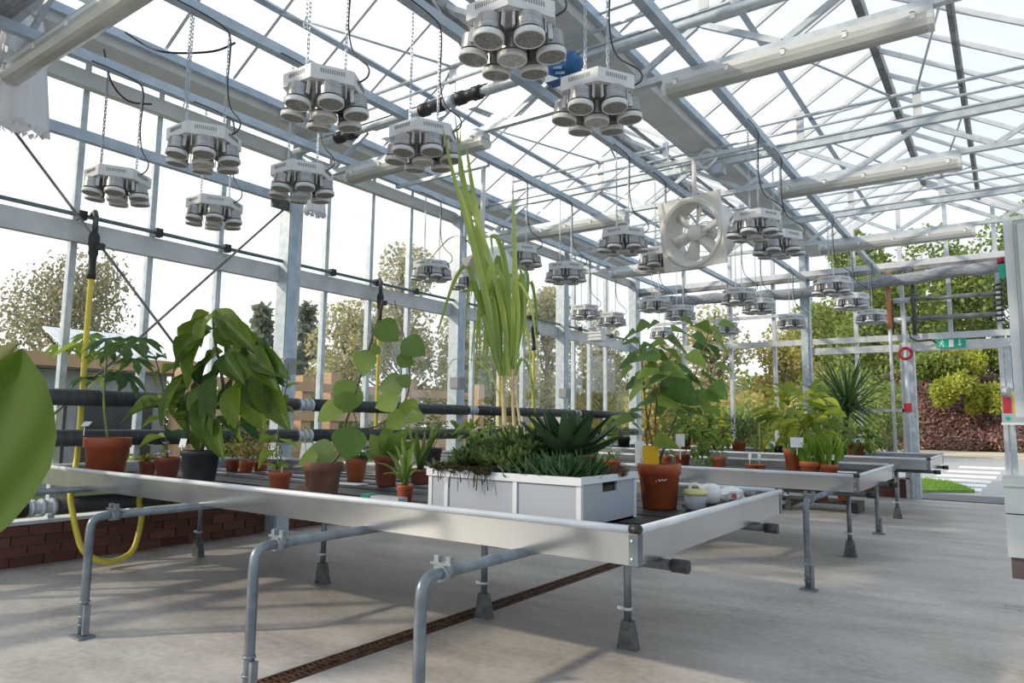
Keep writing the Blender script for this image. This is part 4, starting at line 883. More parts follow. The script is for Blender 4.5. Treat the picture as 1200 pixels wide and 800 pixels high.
# 4 dry golden tufts at the back of the bench
for i, (px, py, l, w, hh, m) in enumerate(((272, 551, 'small green tuft in a little pot behind the black pot', .10, .16, L_BUSH), (288, 553, 'middle golden dry tuft in the row of little pots behind the black pot', .13, .24, L_DRY), (305, 552, 'right golden dry tuft in the row of little pots behind the black pot', .13, .28, L_DRY))):
    t_, B = plant('dry_tuft', l, px, py, 'little dry tufts in pots'); w, hh = w*1.35, hh*1.15; S = pot(t_, B, 0.06, 0.05, 0.09, TERRA)
    mb = MB()
    for k in range(230):
        a = random.uniform(0, 2*PI); r_ = random.uniform(0, w); h = random.uniform(.02, hh*(1-r_/w*0.5)); b_ = S+Vector((r_*math.cos(a), r_*math.sin(a), h)); d = rv(1); d.z = abs(d.z); mb.blade([b_, b_+d*.02, b_+d*.045], 0.018)
    mb.build('foliage', m, t_, kind='stuff')
# 5 seedling
t_, B = plant('seedling', 'thin light-green seedling in a small round pot left of the old clay pot', 327, 578)
S = pot(t_, B, 0.071, 0.055, 0.13, TERRA); y = B.y
stem(t_, [S, ony(324, 525, y), ony(328, 490, y), ony(336, 450, y), ony(338, 425, y)], 0.005, 0.003, STEMG)
for ax_, ay, bx, by, w in ((325, 515, 303, 512, .06), (326, 515, 350, 520, .06), (325, 528, 304, 536, .07), (336, 455, 348, 446, .06), (336, 462, 330, 478, .06), (338, 452, 324, 440, .05), (332, 475, 344, 480, .05), (324, 550, 310, 540, .04), (324, 550, 336, 541, .05), (324, 552, 330, 538, .04), (330, 490, 318, 484, .05), (338, 430, 350, 424, .05)):
    a, b_ = ony(ax_, ay, y), ony(bx, by, y+random.uniform(-.08, .08)); leaf(t_, 'ov', L_LIME, a, b_-a, (b_-a).length*1.1, w)
MB().tube([S+Vector((0.04, -0.02, -0.02)), S+Vector((0.045, -0.02, 0.05))], 0.006, 6).build('stake', CANEM, t_)
# 6 climbing vine in the old clay pot
t_, B = plant('climbing_vine', 'climbing vine with round leaves in an old brown clay pot', 377, 583)
S = pot(t_, B, 0.115, 0.085, 0.205, CLAY, rim=0.26); y = B.y
stem(t_, [S, ony(396, 535, y), ony(404, 500, y), ony(414, 470, y), ony(424, 435, y), ony(438, 390, y), ony(448, 352, y+.1)], 0.008, 0.005, WOODB, 'vine_stem')
stem(t_, [ony(412, 478, y), ony(418, 495, y), ony(414, 505, y)], 0.004, 0.003, WOODB, 'vine_stem')
stem(t_, [ony(404, 500, y), ony(440, 500, y+.1), ony(474, 470, y+.2), ony(480, 430, y+.2), ony(470, 380, y+.2), ony(462, 352, y+.3)], 0.005, 0.003, WOODB, 'vine_stem')
for cx, cy_, dd, m, rot in ((453, 387, 32, 0, 40), (428, 423, 30, 0, 100), (407, 464, 42, 0, 120), (388, 482, 32, 1, 150), (409, 517, 40, 0, 100), (378, 534, 42, 0, 20), (362, 537, 24, 1, 160), (460, 451, 30, 0, 170), (455, 470, 28, 1, 160), (484, 406, 32, 0, 30), (474, 422, 22, 0, 20), (480, 478, 24, 1, 60), (464, 492, 26, 1, 150), (487, 487, 20, 0, 10), (405, 470, 26, 0, 70), (474, 446, 18, 0, 200), (440, 410, 14, 0, 150)):
    a = math.radians(rot); L_ = dd/200; c = ony(cx-dd*.45*math.cos(a), cy_-dd*.45*math.sin(a), y+(0.15 if cx > 458 else -0.02)+random.uniform(-.05, .05))
    d = RR*math.cos(a)-UU*math.sin(a); leaf(t_, 'ro', L_LIME if m else L_ROUND, c, d-FW*random.uniform(-.1, .35), L_, L_*0.92, up=-FW*0.9+Vector((random.uniform(-.3, .3), 0, 0.55)), droop=0.12)
MB().tube(spline([ony(360, 545, y-.05), ony(357, 500, y), ony(368, 520, y)], 4), 0.003, 5).build('tendril', STEMG, t_)
card(t_, ony(357, 538, y+0.08), 0.08, 0.10, 0.15, 0.2)
sb_ = MB(); sb_.lathe([(0.001, -.043)]+[(0.043*math.cos(a*PI/8), 0.043*math.sin(a*PI/8)) for a in range(-3, 4)]+[(0.001, .043)], onz(381, 584, ZT)+Vector((0, -.16, .043)), 16, caps=False)
sb_.build('round_stone', CLAY, label='round brown stone lying before the old clay pot', category='stone')
# 7-9 small plants right of the vine
t_, B = plant('potted_herb', 'little bushy herb in a bright orange pot behind the vine', 417, 563); S = pot(t_, B, 0.081, 0.062, 0.165, TERRAB)
for k in range(40): leaf(t_, 'la', L_PAP if k % 2 else L_ROUND, S+Vector((random.uniform(-.05, .12), random.uniform(-.06, .06), random.uniform(0, .1))), Vector((math.cos(k*2.4), math.sin(k*2.4), random.uniform(.1, 1))), random.uniform(.06, .10), 0.035)
t_, B = plant('broadleaf_plant', 'plant with upright spoon-shaped leaves in a brown pot left of the crate', 452, 569); S = pot(t_, B, 0.085, 0.066, 0.205, TERRAD); y = B.y
for bx, by, w, m in ((455, 500, .12, L_HIB), (436, 512, .12, L_HIB), (440, 522, .11, L_HIB), (474, 506, .12, L_HIB), (470, 522, .10, L_DRY), (462, 514, .10, L_HIB), (430, 532, .07, L_ROUND), (482, 520, .09, L_HIB)):
    b_ = ony(bx, by, y+random.uniform(-.08, .08)); leaf(t_, 'ov', m, S, b_-S, (b_-S).length*1.15, w, up=-FW+Vector((0, 0, .3)), droop=0.1)
t_, B = plant('small_aloe', 'pale green small aloe spilling from a tiny red pot at the crate corner', 474, 590); S = pot(t_, B, 0.045, 0.036, 0.10, TERRA); y = B.y
for bx, by in ((440, 542), (448, 556), (452, 528), (462, 520), (470, 512), (479, 526), (486, 516), (490, 540), (460, 548), (494, 552), (476, 530)):
    b_ = ony(bx, by, y+random.uniform(-.1, .1)); d = b_-S; MB().blade(spline([S, S+d*0.5+Vector((0, 0, .035)), b_], 3), 0.035, 0.5).build('leaf', L_ROUND, t_)
t_, B = plant('upright_aloe', 'pale upright blades rising behind the left end of the crate', 492, 566); y = B.y; S = pot(t_, B, 0.08, 0.065, 0.10, TERRAD)
for bx, by in ((477, 492), (487, 500), (498, 505), (507, 496), (514, 505), (520, 490), (484, 512), (503, 520)):
    b_ = ony(bx, by, y+random.uniform(-.05, .05)); MB().blade(spline([S, S+(b_-S)*.5+rv(.01), b_], 3), 0.05, 0.5).build('leaf', L_ROUND, t_)
t_, B = plant('dark_shrub', 'dark bushy shrub in a black pot behind the crate', 506, 545); y = B.y; S = pot(t_, B, 0.10, 0.08, 0.17, BLACK)
for k in range(70):
    c = ony(random.uniform(472, 528), random.uniform(484, 512), y+random.uniform(-.15, .15)); leaf(t_, 'ov', L_CACAO, c, Vector((math.cos(k*2.4), math.sin(k*2.4), random.uniform(-.3, .6))), random.uniform(.05, .09), 0.04)
for k in range(4): stem(t_, [S, ony(484+k*11, 505, y)], 0.004, 0.003, WOODB)
q = onz(430, 588, ZT); tb = thing('seed_box', 'small clear box with a teal end on the bench before the crate', 'box', q)
MB().box(q+Vector((-.02, -.03, 0)), q+Vector((.045, .05, .045))).build('teal_end', mat('teal_plastic', (0.0, 0.18, 0.15)), tb); MB().box(q+Vector((.045, -.025, 0)), q+Vector((.26, .045, .04))).build('clear_body', CRATE, tb)

# ------------------------------------------------------------------ the crate of succulents
cx0, cx1, cy0, cy1, cz0, cz1 = -2.34, -1.50, 2.63, 3.16, ZT+0.004, 0.868
cr_ = thing('plastic_crate', 'white translucent plastic crate with a hand hole', 'crate', ((cx0+cx1)/2, (cy0+cy1)/2, cz0))
def wallbox(n_, a, b_): MB().box(a, b_).build(n_, CRATE, cr_)
w = 0.012
wallbox('crate_wall', (cx0, cy0, cz0), (cx1, cy0+w, cz1)); wallbox('crate_wall', (cx0, cy1-w, cz0), (cx1, cy1, cz1)); wallbox('crate_wall', (cx0, cy0+w, cz0), (cx0+w, cy1-w, cz1))
# right end with the hand hole cut out
hy0, hy1, hz0, hz1 = cy0+0.20, cy0+0.34, cz1-0.075, cz1-0.03
m_ = MB()
for a, b_ in (((cx1-w, cy0+w, cz0), (cx1, cy1-w, hz0)), ((cx1-w, cy0+w, hz1), (cx1, cy1-w, cz1)), ((cx1-w, cy0+w, hz0), (cx1, hy0, hz1)), ((cx1-w, hy1, hz0), (cx1, cy1-w, hz1))): m_.box(a, b_)
m_.build('crate_wall', CRATE, cr_, label='crate end with a hand hole')
wallbox('crate_floor', (cx0, cy0, cz0), (cx1, cy1, cz0+0.008))
m_ = MB(); e_ = 0.012
m_.box((cx0-e_, cy0-e_, cz1-0.034), (cx1+e_, cy0, cz1)); m_.box((cx0-e_, cy1, cz1-0.034), (cx1+e_, cy1+e_, cz1)); m_.box((cx0-e_, cy0, cz1-0.034), (cx0, cy1, cz1)); m_.box((cx1, cy0, cz1-0.030), (cx1+e_, cy1, cz1))
m_.build('crate_rim', CRATEL, cr_)
for x in (cx0+0.10, cx0+0.50): MB().box((x, cy0-0.008, cz0), (x+0.022, cy0, cz1-0.034)).build('rib', CRATEL, cr_)
for x, y in ((cx0-.004, cy0-.004), (cx1-.016, cy0-.004)): MB().box((x, y, cz0), (x+.022, y+.02, cz1-.034)).build('corner_post', CRATEL, cr_)
MB().box((cx1-.014, cy1-.02, cz0), (cx1+.006, cy1+.004, cz1-.034)).build('corner_post', CRATEL, cr_)
MB().box((cx0+w+.002, cy0+w+.002, cz0+.01), (cx1-w-.002, cy1-w-.002, cz1-0.05)).build('crate_soil', SOIL, cr_)
def rosette(mb, c, r_, n, w, lift=0.6, fold=0.7):
    for k in range(n):
        a = k*2.4+random.uniform(-.2, .2); e_ = lift*(0.35+k/n); d = Vector((math.cos(a), math.sin(a), e_)).normalized(); rr_ = r_*random.uniform(.75, 1.1)
        mb.blade([c, c+d*rr_*.45+Vector((0, 0, -.01*r_)), c+d*rr_*.8, c+d*rr_+Vector((0, 0, .12*r_))], w, fold, taper=lambda t: (0.75, 1, 0.6, 0.04)[min(3, int(t*3+.01))])
def succ_clump(name, label, x0, x1, y0, y1, zf, n, r_, m, wide=0.022, grp='succulents in the crate'):
    mb = MB(); t_ = thing(name, label, 'plant', ((x0+x1)/2, (y0+y1)/2, cz1-0.05), grp)
    for k in range(n):
        x, y = random.uniform(x0, x1), random.uniform(y0, y1); z = zf(x, y)
        rosette(mb, Vector((x, y, z)), r_*random.uniform(.7, 1.2), 11, wide, 1.0)
    mb.build('rosettes', m, t_, kind='stuff'); return t_
hump = lambda x, y: cz1-0.025+0.125*max(0, 1-abs((x+2.02)/.34)**2)*min(1, (y-cy0+.05)*4)+random.uniform(-.02, .02)
succ_clump('succulent_mat', 'dense mat of small green succulents filling the left half of the crate', cx0+.0, -1.86, cy0+.02, cy1-.03, hump, 270, 0.068, L_SUCC, 0.031)
succ_clump('succulent_mat', 'spiky speckled haworthias along the front right of the crate', -1.92, cx1-.07, cy0+.04, cy0+.34, lambda x, y: cz1-.04+random.uniform(-.02, .03), 90, 0.135, L_HAW, 0.018)
succ_clump('succulent_mat', 'reddish dry succulents spilling over the right end of the crate', cx1-.14, cx1+.01, cy0+.28, cy1-.02, lambda x, y: cz1-.02, 34, 0.05, leafmat('dry_red_succulent', (0.09, 0.035, 0.022), (0.22, 0.12, 0.07), .1, .5, 8, 'island'), 0.012)
mb = MB(); t_ = thing('succulent_runner', 'thin brown runners hanging over the front of the crate', 'plant', (-2.2, cy0-.02, cz1), 'succulents in the crate')
for k in range(26):
    x = random.uniform(cx0+.05, cx0+.35) if k < 20 else random.uniform(-2, -1.9); p_ = Vector((x, cy0+.02, cz1+.01)); q = Vector((x+random.uniform(-.05, .05), cy0-.025, cz1+.012)); L_ = random.uniform(.015, .10)
    mb.tube([p_, q, q+Vector((random.uniform(-.02, .02), -.004, -L_))], .0028, 4); rosette(mb, q+Vector((0, 0, -L_*.3)), .035, 6, .012)
mb.build('runner', leafmat('brown_runner', (0.06, 0.04, 0.02), (0.13, 0.12, 0.05), .1, .6, 9, 'island'), t_, kind='stuff')
def aloe(label, c, r_, n, w):
    t_ = thing('aloe_plant', label, 'plant', c, 'aloes in the crate'); c = Vector(c)
    for k in range(n):
        a = k*2.4; e_ = 0.25+1.5*(k/n); d = Vector((math.cos(a), math.sin(a), e_)).normalized(); L_ = r_*(1.1-.35*k/n)
        mb = MB(); P = spline([c, c+d*L_*.5+Vector((0, 0, -.015)), c+d*L_+Vector((0, 0, .03))], 4)
        mb.blade(P, w, 0.75, taper=lambda t: max(.03, (1-t)**.75)); mb.blade([x-Vector((0, 0, .004)) for x in P], w*.98, 0.35, taper=lambda t: max(.03, (1-t)**.75)); mb.build('leaf', L_ALOE, t_)
    return t_
aloe('large dark aloe with broad toothed leaves at the crate back', (-1.77, 2.98, cz1+.07), 0.28, 22, 0.13)
aloe('smaller dark aloe beside the reed canes in the crate', (-1.99, 2.92, cz1+.06), 0.19, 18, 0.06)
mb = MB(); t_ = thing('grass_tuft', 'bright green grass tuft growing from the crate, left of the reed', 'plant', (-2.25, 2.95, cz1), 'succulents in the crate')
for k in range(60):
    b_ = Vector((-2.22+random.uniform(-.08, .10), 2.98+random.uniform(-.05, .05), cz1)); d = Vector((random.uniform(-.35, .35), random.uniform(-.3, .3), 1)); L_ = random.uniform(.1, .24); mb.blade([b_, b_+d*L_*.5, b_+d*L_+rv(.02)], .007)
mb.build('grass_blades', L_GRASS, t_, kind='stuff')
# giant reed
t_ = thing('giant_reed', 'tall giant reed with long arching blades rising from the crate to the lamps', 'plant', (-2.05, 3.0, cz1)); y = 3.0
for pts, r_ in (([(592, 505), (590, 470), (588, 440)], .014), ([(603, 503), (601, 470), (601, 430)], .010), ([(611, 505), (606, 470), (606, 440)], .008)):
    stem(t_, [ony(a, b_, y) for a, b_ in pts], r_, r_*.7, CANEM, 'cane')
stem(t_, [ony(588, 445, y), ony(580, 400, y), ony(572, 360, y), ony(555, 290, y)], .010, .005, L_REED, 'cane'); stem(t_, [ony(601, 432, y), ony(606, 380, y), ony(600, 330, y)], .009, .005, L_REED, 'cane')
RB = [([(588, 440), (575, 370), (555, 280), (540, 190), (533, 134)], .06), ([(586, 430), (570, 350), (545, 250), (530, 200), (519, 150)], .065), ([(580, 400), (568, 330), (560, 260), (552, 210), (546, 168)], .07), ([(575, 380), (560, 300), (545, 230), (538, 195), (540, 150)], .05), ([(580, 400), (560, 350), (548, 312), (532, 330), (518, 372), (512, 392)], .045), ([(584, 420), (574, 350), (576, 310), (590, 330), (596, 380), (598, 420)], .055),
      ([(588, 440), (585, 380), (580, 320), (585, 300), (592, 340), (588, 400)], .05), ([(600, 432), (603, 350), (603, 280), (601, 225)], .055), ([(600, 430), (596, 340), (588, 290), (576, 275), (578, 300)], .045), ([(603, 430), (606, 350), (612, 320), (616, 360), (612, 410)], .065), ([(602, 420), (598, 360), (588, 300), (580, 278)], .04), ([(586, 440), (570, 380), (564, 340), (560, 380), (558, 420)], .05), ([(590, 440), (592, 390), (585, 330), (575, 340), (568, 400), (566, 430)], .06), ([(604, 430), (608, 370), (606, 330), (620, 350), (626, 380), (632, 440)], .03), ([(588, 470), (575, 440), (560, 425), (540, 420), (526, 428), (520, 470)], .018), ([(600, 420), (596, 380), (594, 340), (600, 320), (606, 350)], .06), ([(586, 430), (583, 390), (577, 350), (573, 380), (570, 430), (575, 470)], .05), ([(602, 430), (600, 400), (608, 370), (612, 330), (608, 310)], .06), ([(560, 300), (545, 280), (530, 278), (516, 290), (490, 322), (480, 340)], .02), ([(604, 440), (612, 420), (622, 440), (628, 490)], .03), ([(590, 450), (598, 410), (594, 370), (598, 350)], .06), ([(586, 430), (566, 370), (556, 330), (548, 350), (546, 400)], .04), ([(588, 430), (580, 350), (566, 300), (556, 310), (552, 350)], .04), ([(602, 420), (612, 350), (622, 330), (628, 360), (630, 400)], .04), ([(600, 440), (592, 380), (578, 330), (566, 345), (562, 400), (565, 450)], .04), ([(596, 440), (590, 370), (570, 290), (552, 240), (541, 190)], .05), ([(604, 430), (596, 380), (588, 330), (584, 300)], .05), ([(600, 430), (610, 380), (618, 330), (614, 310)], .06), ([(588, 440), (576, 400), (566, 370), (556, 385), (552, 430)], .035), ([(602, 440), (606, 400), (614, 380), (620, 400), (622, 450)], .04)]
for i, (pts, w) in enumerate(RB):
    w *= .74; dy = random.Random(i).uniform(-.16, .22); P = [ony(a, b_, y+dy*k/len(pts)) for k, (a, b_) in enumerate(pts)]
    MB().blade(spline(P, 4), w, 0.35, side=RR if i % 3 else (RR+FW*.6), taper=lambda t: max(.03, min(1, .45+2*t)*(1-t)**.6)).build('leaf', L_REED, t_)

# ------------------------------------------------------------------ right end of the near bench
t_, B = plant('broad_leaf_shrub', 'wide broad-leaved shrub in the large red-brown pot beside the crate', 773, 595)
S = pot(t_, B, 0.117, 0.09, 0.235, TERRA); y = B.y
for pts in ([(770, 546), (762, 510), (756, 470), (752, 420), (748, 395)], [(772, 545), (768, 500), (772, 460), (785, 420), (795, 390)], [(774, 545), (780, 520), (800, 470), (818, 430), (832, 385)], [(768, 546), (758, 520), (760, 490), (768, 450)], [(772, 545), (775, 530), (790, 515)]):
    stem(t_, [S]+[ony(a, b_, y) for a, b_ in pts[1:]], .006, .003, WOODB)
JL = [(752, 380, 20), (735, 392, 22), (750, 440, 28), (738, 420, 26), (762, 415, 30), (745, 455, 24), (770, 440, 34), (785, 430, 34), (770, 400, 22), (790, 445, 34), (806, 458, 46), (790, 470, 40), (812, 478, 40), (800, 405, 26), (815, 418, 24), (838, 405, 32), (826, 380, 26), (800, 385, 26), (846, 400, 26), (835, 440, 24), (778, 488, 26), (778, 515, 28), (728, 490, 32), (756, 470, 22), (825, 470, 34), (842, 455, 22), (765, 378, 16), (748, 410, 22), (820, 395, 20), (790, 410, 30), (832, 418, 18), (775, 470, 28), (806, 432, 30), (760, 432, 26), (840, 388, 22), (850, 378, 18), (822, 405, 22), (818, 445, 26), (830, 462, 24), (848, 428, 20), (796, 452, 28), (782, 458, 26), (766, 462, 22), (742, 446, 24), (733, 432, 20), (756, 402, 20), (776, 416, 24), (790, 398, 20), (806, 374, 18), (742, 398, 18), (812, 466, 28), (836, 478, 22), (800, 486, 24)]
rnd = random.Random(5)
for cx, cy_, dd in JL:
    a = rnd.uniform(-.6, .7) if cx > 775 else PI-rnd.uniform(-.6, .7); L_ = min(dd, 34)/222*1.12; dy = rnd.uniform(-.22, .18)
    c = ony(cx-dd*.5*math.cos(a), cy_-dd*.3*math.sin(a), y+dy); d = RR*math.cos(a)-UU*(math.sin(a)*.6+.25)-FW*rnd.uniform(-.5, .6)
    leaf(t_, 'tr', L_LIME if cy_ > 486 and cx < 790 else L_HIB, c, d, L_, L_*.95, up=Vector((rnd.uniform(-.4, .4), -.55, 1)), droop=.25)
sc_ = thing('sticky_card', 'yellow sticky insect card standing in the large red-brown pot', 'card', ony(763, 545, y-.03)); card(sc_, ony(763, 544, y-.05), .085, .10, -.1, .3, TRAP, 'card_sheet', False)
card(t_, ony(750, 545, y-.05), .05, .13, .15, .5); card(t_, ony(797, 523, y+.18), .05, .07, .1, .2)
mb = MB()
for k in range(11):
    u = random.uniform(-.12, .36); z = .150+random.uniform(-.004, .008); an_ = -PI/2+u+.36; R_ = .09+(.117*.95-.09)*z/.176+.002; c = B+Vector((R_*math.cos(an_), R_*math.sin(an_), z)); mb.bar(c, c+Vector((.004, .001, .003)), .004, .003)
mb.build('paint_smudge', WHITE, t_, kind='stuff')
q = onz(815, 597, ZT+.004); tb = thing('lidded_jar', 'clear jar with a yellow lid on the right end of the near bench', 'jar', q)
MB().lathe([(.045, 0), (.052, .01), (.056, .075), (.05, .08)], q, 20).build('jar_body', CRATE, tb); MB().lathe([(.045, .005), (.047, .045)], q, 16).build('dark_contents', SOIL, tb)
MB().lathe([(.060, .078), (.062, .085), (.060, .10), (.045, .105), (.03, .10)], q, 20).build('lid', mat('pale_yellow_lid', (.62, .60, .22), (.68, .66, .28), .4), tb)
MB().tube([q+Vector((.03*math.cos(k*PI/8), 0, .105+.028*math.sin(k*PI/8))) for k in range(9)], .008, 8).build('lid_handle', WHITE, tb)
q = onz(833, 590, ZT+.004); tb = thing('white_tub', 'small round white tub behind the yellow-lidded jar', 'tub', q); MB().lathe([(.03, 0), (.05, .015), (.062, .05), (.056, .09), (.03, .11), (.001, .112)], q, 18).build('tub_body', WHITE, tb)
q = onz(858, 588, ZT+.004); tb = thing('crumpled_bag', 'crumpled white bag with a red mark at the bench end', 'bag', q); mb = MB()
o = []
for j in range(7):
    for k in range(14):
        a, b_ = 2*PI*k/14, PI*j/6; r_ = 1+random.uniform(-.22, .22); o.append(q+Vector((.075*math.cos(a)*math.sin(b_)*r_, .06*math.sin(a)*math.sin(b_)*r_, .045-.045*math.cos(b_)*min(1, r_))))
mb.add(o, [(j*14+k, j*14+(k+1) % 14, (j+1)*14+(k+1) % 14, (j+1)*14+k) for j in range(6) for k in range(14)]); mb.build('bag_body', WHITE, tb)
MB().box(q+Vector((.02, -.066, .03)), q+Vector((.045, -.058, .055))).build('red_mark', mat('faded_red', (.55, .12, .12)), tb)
mb = MB(); mb.tube(spline([onz(800, 592, ZT+.01), onz(840, 598, ZT+.012), onz(870, 590, ZT+.01), onz(895, 588, ZT+.012)], 5), .008, 6); mb.build('dry_twig', WOODB, label='thin dry twig lying by the jar and the white bag', category='twig')
q = onz(735, 622, ZT+.004); mb = MB(); mb.box((-1.46, 2.62, ZT+.004), (-1.20, 2.70, ZT+.02)); mb.build('bamboo_offcut', CANEM, label='pale wooden offcut lying at the near corner of the bench', category='offcut')
def sheet(px, py, w, d, label, rot=.2, z=ZT+.005):
    c = onz(px, py, z); M_ = Matrix.Rotation(rot, 3, 'Z'); q = [c+M_ @ Vector((a, b_, 0)) for a, b_ in ((-w, -d), (w, -d), (w, d), (-w, d))]
    MB().add([x for x in q]+[x+Vector((0, 0, .004)) for x in q], [(3, 2, 1, 0), (4, 5, 6, 7)]+[(i, (i+1) % 4, (i+1) % 4+4, i+4) for i in range(4)]).build('paper_sheet', WHITE, label=label, category='paper')
sheet(345, 586, .16, .05, 'white sheet lying before the seedling and clay pot'); sheet(395, 566, .22, .06, 'white sheet between the clay pot and the orange pot'); sheet(730, 549, .14, .16, 'white sheet behind the crate on the middle bench', .5)
sheet(985, 553, .14, .10, 'white sheet right of the grass pots'); sheet(1055, 537.5, .20, .10, 'white sheet at the right end of the farthest bench'); sheet(940, 532, .3, .1, 'white sheet on the farthest bench behind the tall pot'); sheet(862, 538, .10, .05, 'white sheet by the small orange pot on the middle bench'); sheet(1020, 539, .25, .06, 'pale sheet in front of the leafy pot on the farthest bench')

# ------------------------------------------------------------------ middle bench
def bushy(label, px, py, rt, rb, h, pm, cx, cy_, rx, ry, n, ls, kind, m, dep=.2, stems=3, name='potted_shrub', grp=None, wr=.5, stuffm=None):
    t_, B = plant(name, label, px, py, grp); S = pot(t_, B, rt, rb, h, pm); y = B.y
    for k in range(stems): stem(t_, [S+rv(.01), ony(cx+random.uniform(-.4, .4)*rx, cy_+.3*ry, y)], .005, .003, WOODB)
    if stuffm:
        mb = MB()
        for k in range(n):
            a = random.uniform(0, 2*PI); r_ = math.sqrt(random.random()); c = ony(cx+rx*r_*math.cos(a), cy_+ry*r_*math.sin(a), y+random.uniform(-dep, dep)); d = rv(1); d.z = d.z*.6+.3; mb.blade([c, c+d*ls*.5, c+d*ls], ls*wr)
        mb.build('foliage', m, t_, kind='stuff'); return t_
    for k in range(n):
        a = random.uniform(0, 2*PI); r_ = math.sqrt(random.random()); c = ony(cx+rx*r_*math.cos(a), cy_+ry*r_*math.sin(a), y+random.uniform(-dep, dep))
        d = RR*math.cos(a)*r_-UU*math.sin(a)*.5*r_+rv(.5)+Vector((0, 0, -.15)); leaf(t_, kind, m, c, d, ls*random.uniform(.7, 1.2), ls*wr, up=Vector((0, -.4, 1)))
    return t_
t_ = bushy('lush yellow-green shrub in the tall orange pot on the middle bench', 930, 554, .085, .062, .22, TERRAB, 940, 485, 38, 32, 95, .17, 'ov', L_BUSH, .22)
card(t_, ony(934, 524, 6.78), .11, .09, .1, .3)
t_ = bushy('dark green lobed-leaf plant behind the grass pots', 962, 545, .08, .06, .10, TERRAB, 968, 505, 26, 28, 60, .13, 'ov', L_HIB, .15)
def grasspot(label, px, py, rt, rb, h, gh, n):
    t_, B = plant('grass_pot', label, px, py, 'pots of fresh grass'); S = pot(t_, B, rt, rb, h, TERRAB, rim=.4); mb = MB()
    for k in range(n):
        a = random.uniform(0, 2*PI); r_ = rt*.8*math.sqrt(random.random()); b_ = S+Vector((r_*math.cos(a), r_*math.sin(a), -.01)); d = Vector((math.cos(a)*.35, math.sin(a)*.35, 1))+rv(.2); L_ = gh*random.uniform(.6, 1.1)
        mb.blade([b_, b_+d*L_*.5, b_+d*L_*.85+Vector((d.x, d.y, 0))*.04, b_+d*L_+Vector((d.x, d.y, -.5))*.09], .011)
    mb.build('grass_blades', L_GRASS, t_, kind='stuff'); card(t_, S+Vector((.02, -.07, .06)), .08, .05, .2)
grasspot('wide orange pot of fresh grass, beside the tall pot on the middle bench', 950, 556, .094, .07, .12, .28, 130)
grasspot('rightmost orange pot of fresh grass on the middle bench', 972, 557, .082, .062, .10, .30, 130)
bushy('trailing pale plant in the small orange pot on the middle bench', 842, 551, .078, .06, .13, TERRAB, 832, 533, 18, 9, 45, .07, 'ov', L_ROUND, .1, 1)
bushy('small seedling in an orange pot seen behind the large red-brown pot', 781, 546, .06, .045, .11, TERRAB, 778, 527, 9, 8, 14, .08, 'ov', L_HIB, .06, 1)
for i, (px, py, l) in enumerate(((880, 551, 'left broken shallow pot on the middle bench'), (891, 551, 'right broken shallow pot with a bare stick on the middle bench'))):
    t_, B = plant('shallow_pot', l, px, py); t_['category'] = 'pot'; S = pot(t_, B, .055, .045, .06, TERRAB); 
    if i: MB().tube([S, S+Vector((.0, 0, .45))], .005, 6).build('stick', CANEM, t_)
    card(t_, S+Vector((0, -.03, .05)), .03, .06)
for i, (px, py, rt, h, m, l, cx, cy_, rx, ry, n, kind, lm, ls) in enumerate(((690, 548, .075, .13, TERRAB, 'small sprouting plant in an orange pot behind the crate aloe', 690, 518, 14, 12, 30, 'ov', L_LIME, .09), (716, 553, .085, .11, TERRA, 'dull red pot with a low plant behind the right end of the crate', 712, 530, 10, 6, 14, 'la', L_ROUND, .07), (668, 546, .07, .12, TERRAB, 'small leafy pot hidden behind the large aloe', 676, 512, 14, 14, 34, 'ov', L_HIB, .10))):
    bushy(l, px, py, rt, rt*.75, h, m, cx, cy_, rx, ry, n, ls, kind, lm, .08, 2)
for i, (px, cx, cy_, rx, ry, m, l) in enumerate(((560, 555, 508, 22, 12, L_HIB, 'low leafy plant on the middle bench behind the reed canes'), (610, 612, 512, 18, 9, L_BUSH, 'low yellow-green plant on the middle bench right of the reed canes'), (800, 808, 505, 24, 28, L_HIB, 'tall leafy plant on the middle bench behind the broad shrub'))):
    bushy(l, px, 548, .08, .06, .14, TERRAD, cx, cy_, rx, ry, 40, .13, 'ov', m, .15)

# ------------------------------------------------------------------ far bench
bushy('dark needle-leaved shrub in an orange pot on the farthest bench', 866, 532, .11, .085, .20, TERRAB, 866, 504, 25, 16, 900, .10, 'la', L_DARK, .3, 3, wr=.12, stuffm=1)
bushy('green and golden shrub in the tall brown pot on the farthest bench', 803, 531, .095, .075, .25, TERRAD, 814, 488, 24, 24, 90, .20, 'ov', L_HIB, .3)
bushy('yellow-green shrub on the farthest bench between the dark shrub and tall pot', 842, 533, .09, .07, .16, TERRAD, 838, 505, 16, 18, 60, .15, 'la', L_BUSH, .25)
bushy('spreading pale leaves on the farthest bench left of the lush shrub', 910, 533, .09, .07, .14, BLACK, 912, 503, 20, 18, 60, .26, 'la', L_BUSH, .3, wr=.2)
t_ = bushy('tiny plant in a small orange pot right of the dark needle shrub', 897, 533, .065, .05, .09, TERRAB, 898, 523, 8, 5, 12, .10, 'la', L_HIB, .08, 1)
card(t_, ony(904, 524, 10.9), .11, .09, .1, .3); MB().tube([ony(895, 525, 11.0), ony(901, 490, 11.0)], .008, 6).build('stake', CANEM, t_)
t_ = bushy('low leafy plant in an orange pot by the spiky plant', 1003, 535, .12, .095, .20, TERRAB, 1010, 516, 24, 10, 90, .13, 'la', L_HIB, .3)
card(t_, ony(1004, 522, 11.35), .13, .11, .1, .3)
bushy('leafy plant in the black pot at the wall end of the farthest bench', 731, 530, .10, .08, .24, BLACK, 727, 492, 16, 10, 12, .24, 'tr', L_HIB, .2, 2, wr=.8)
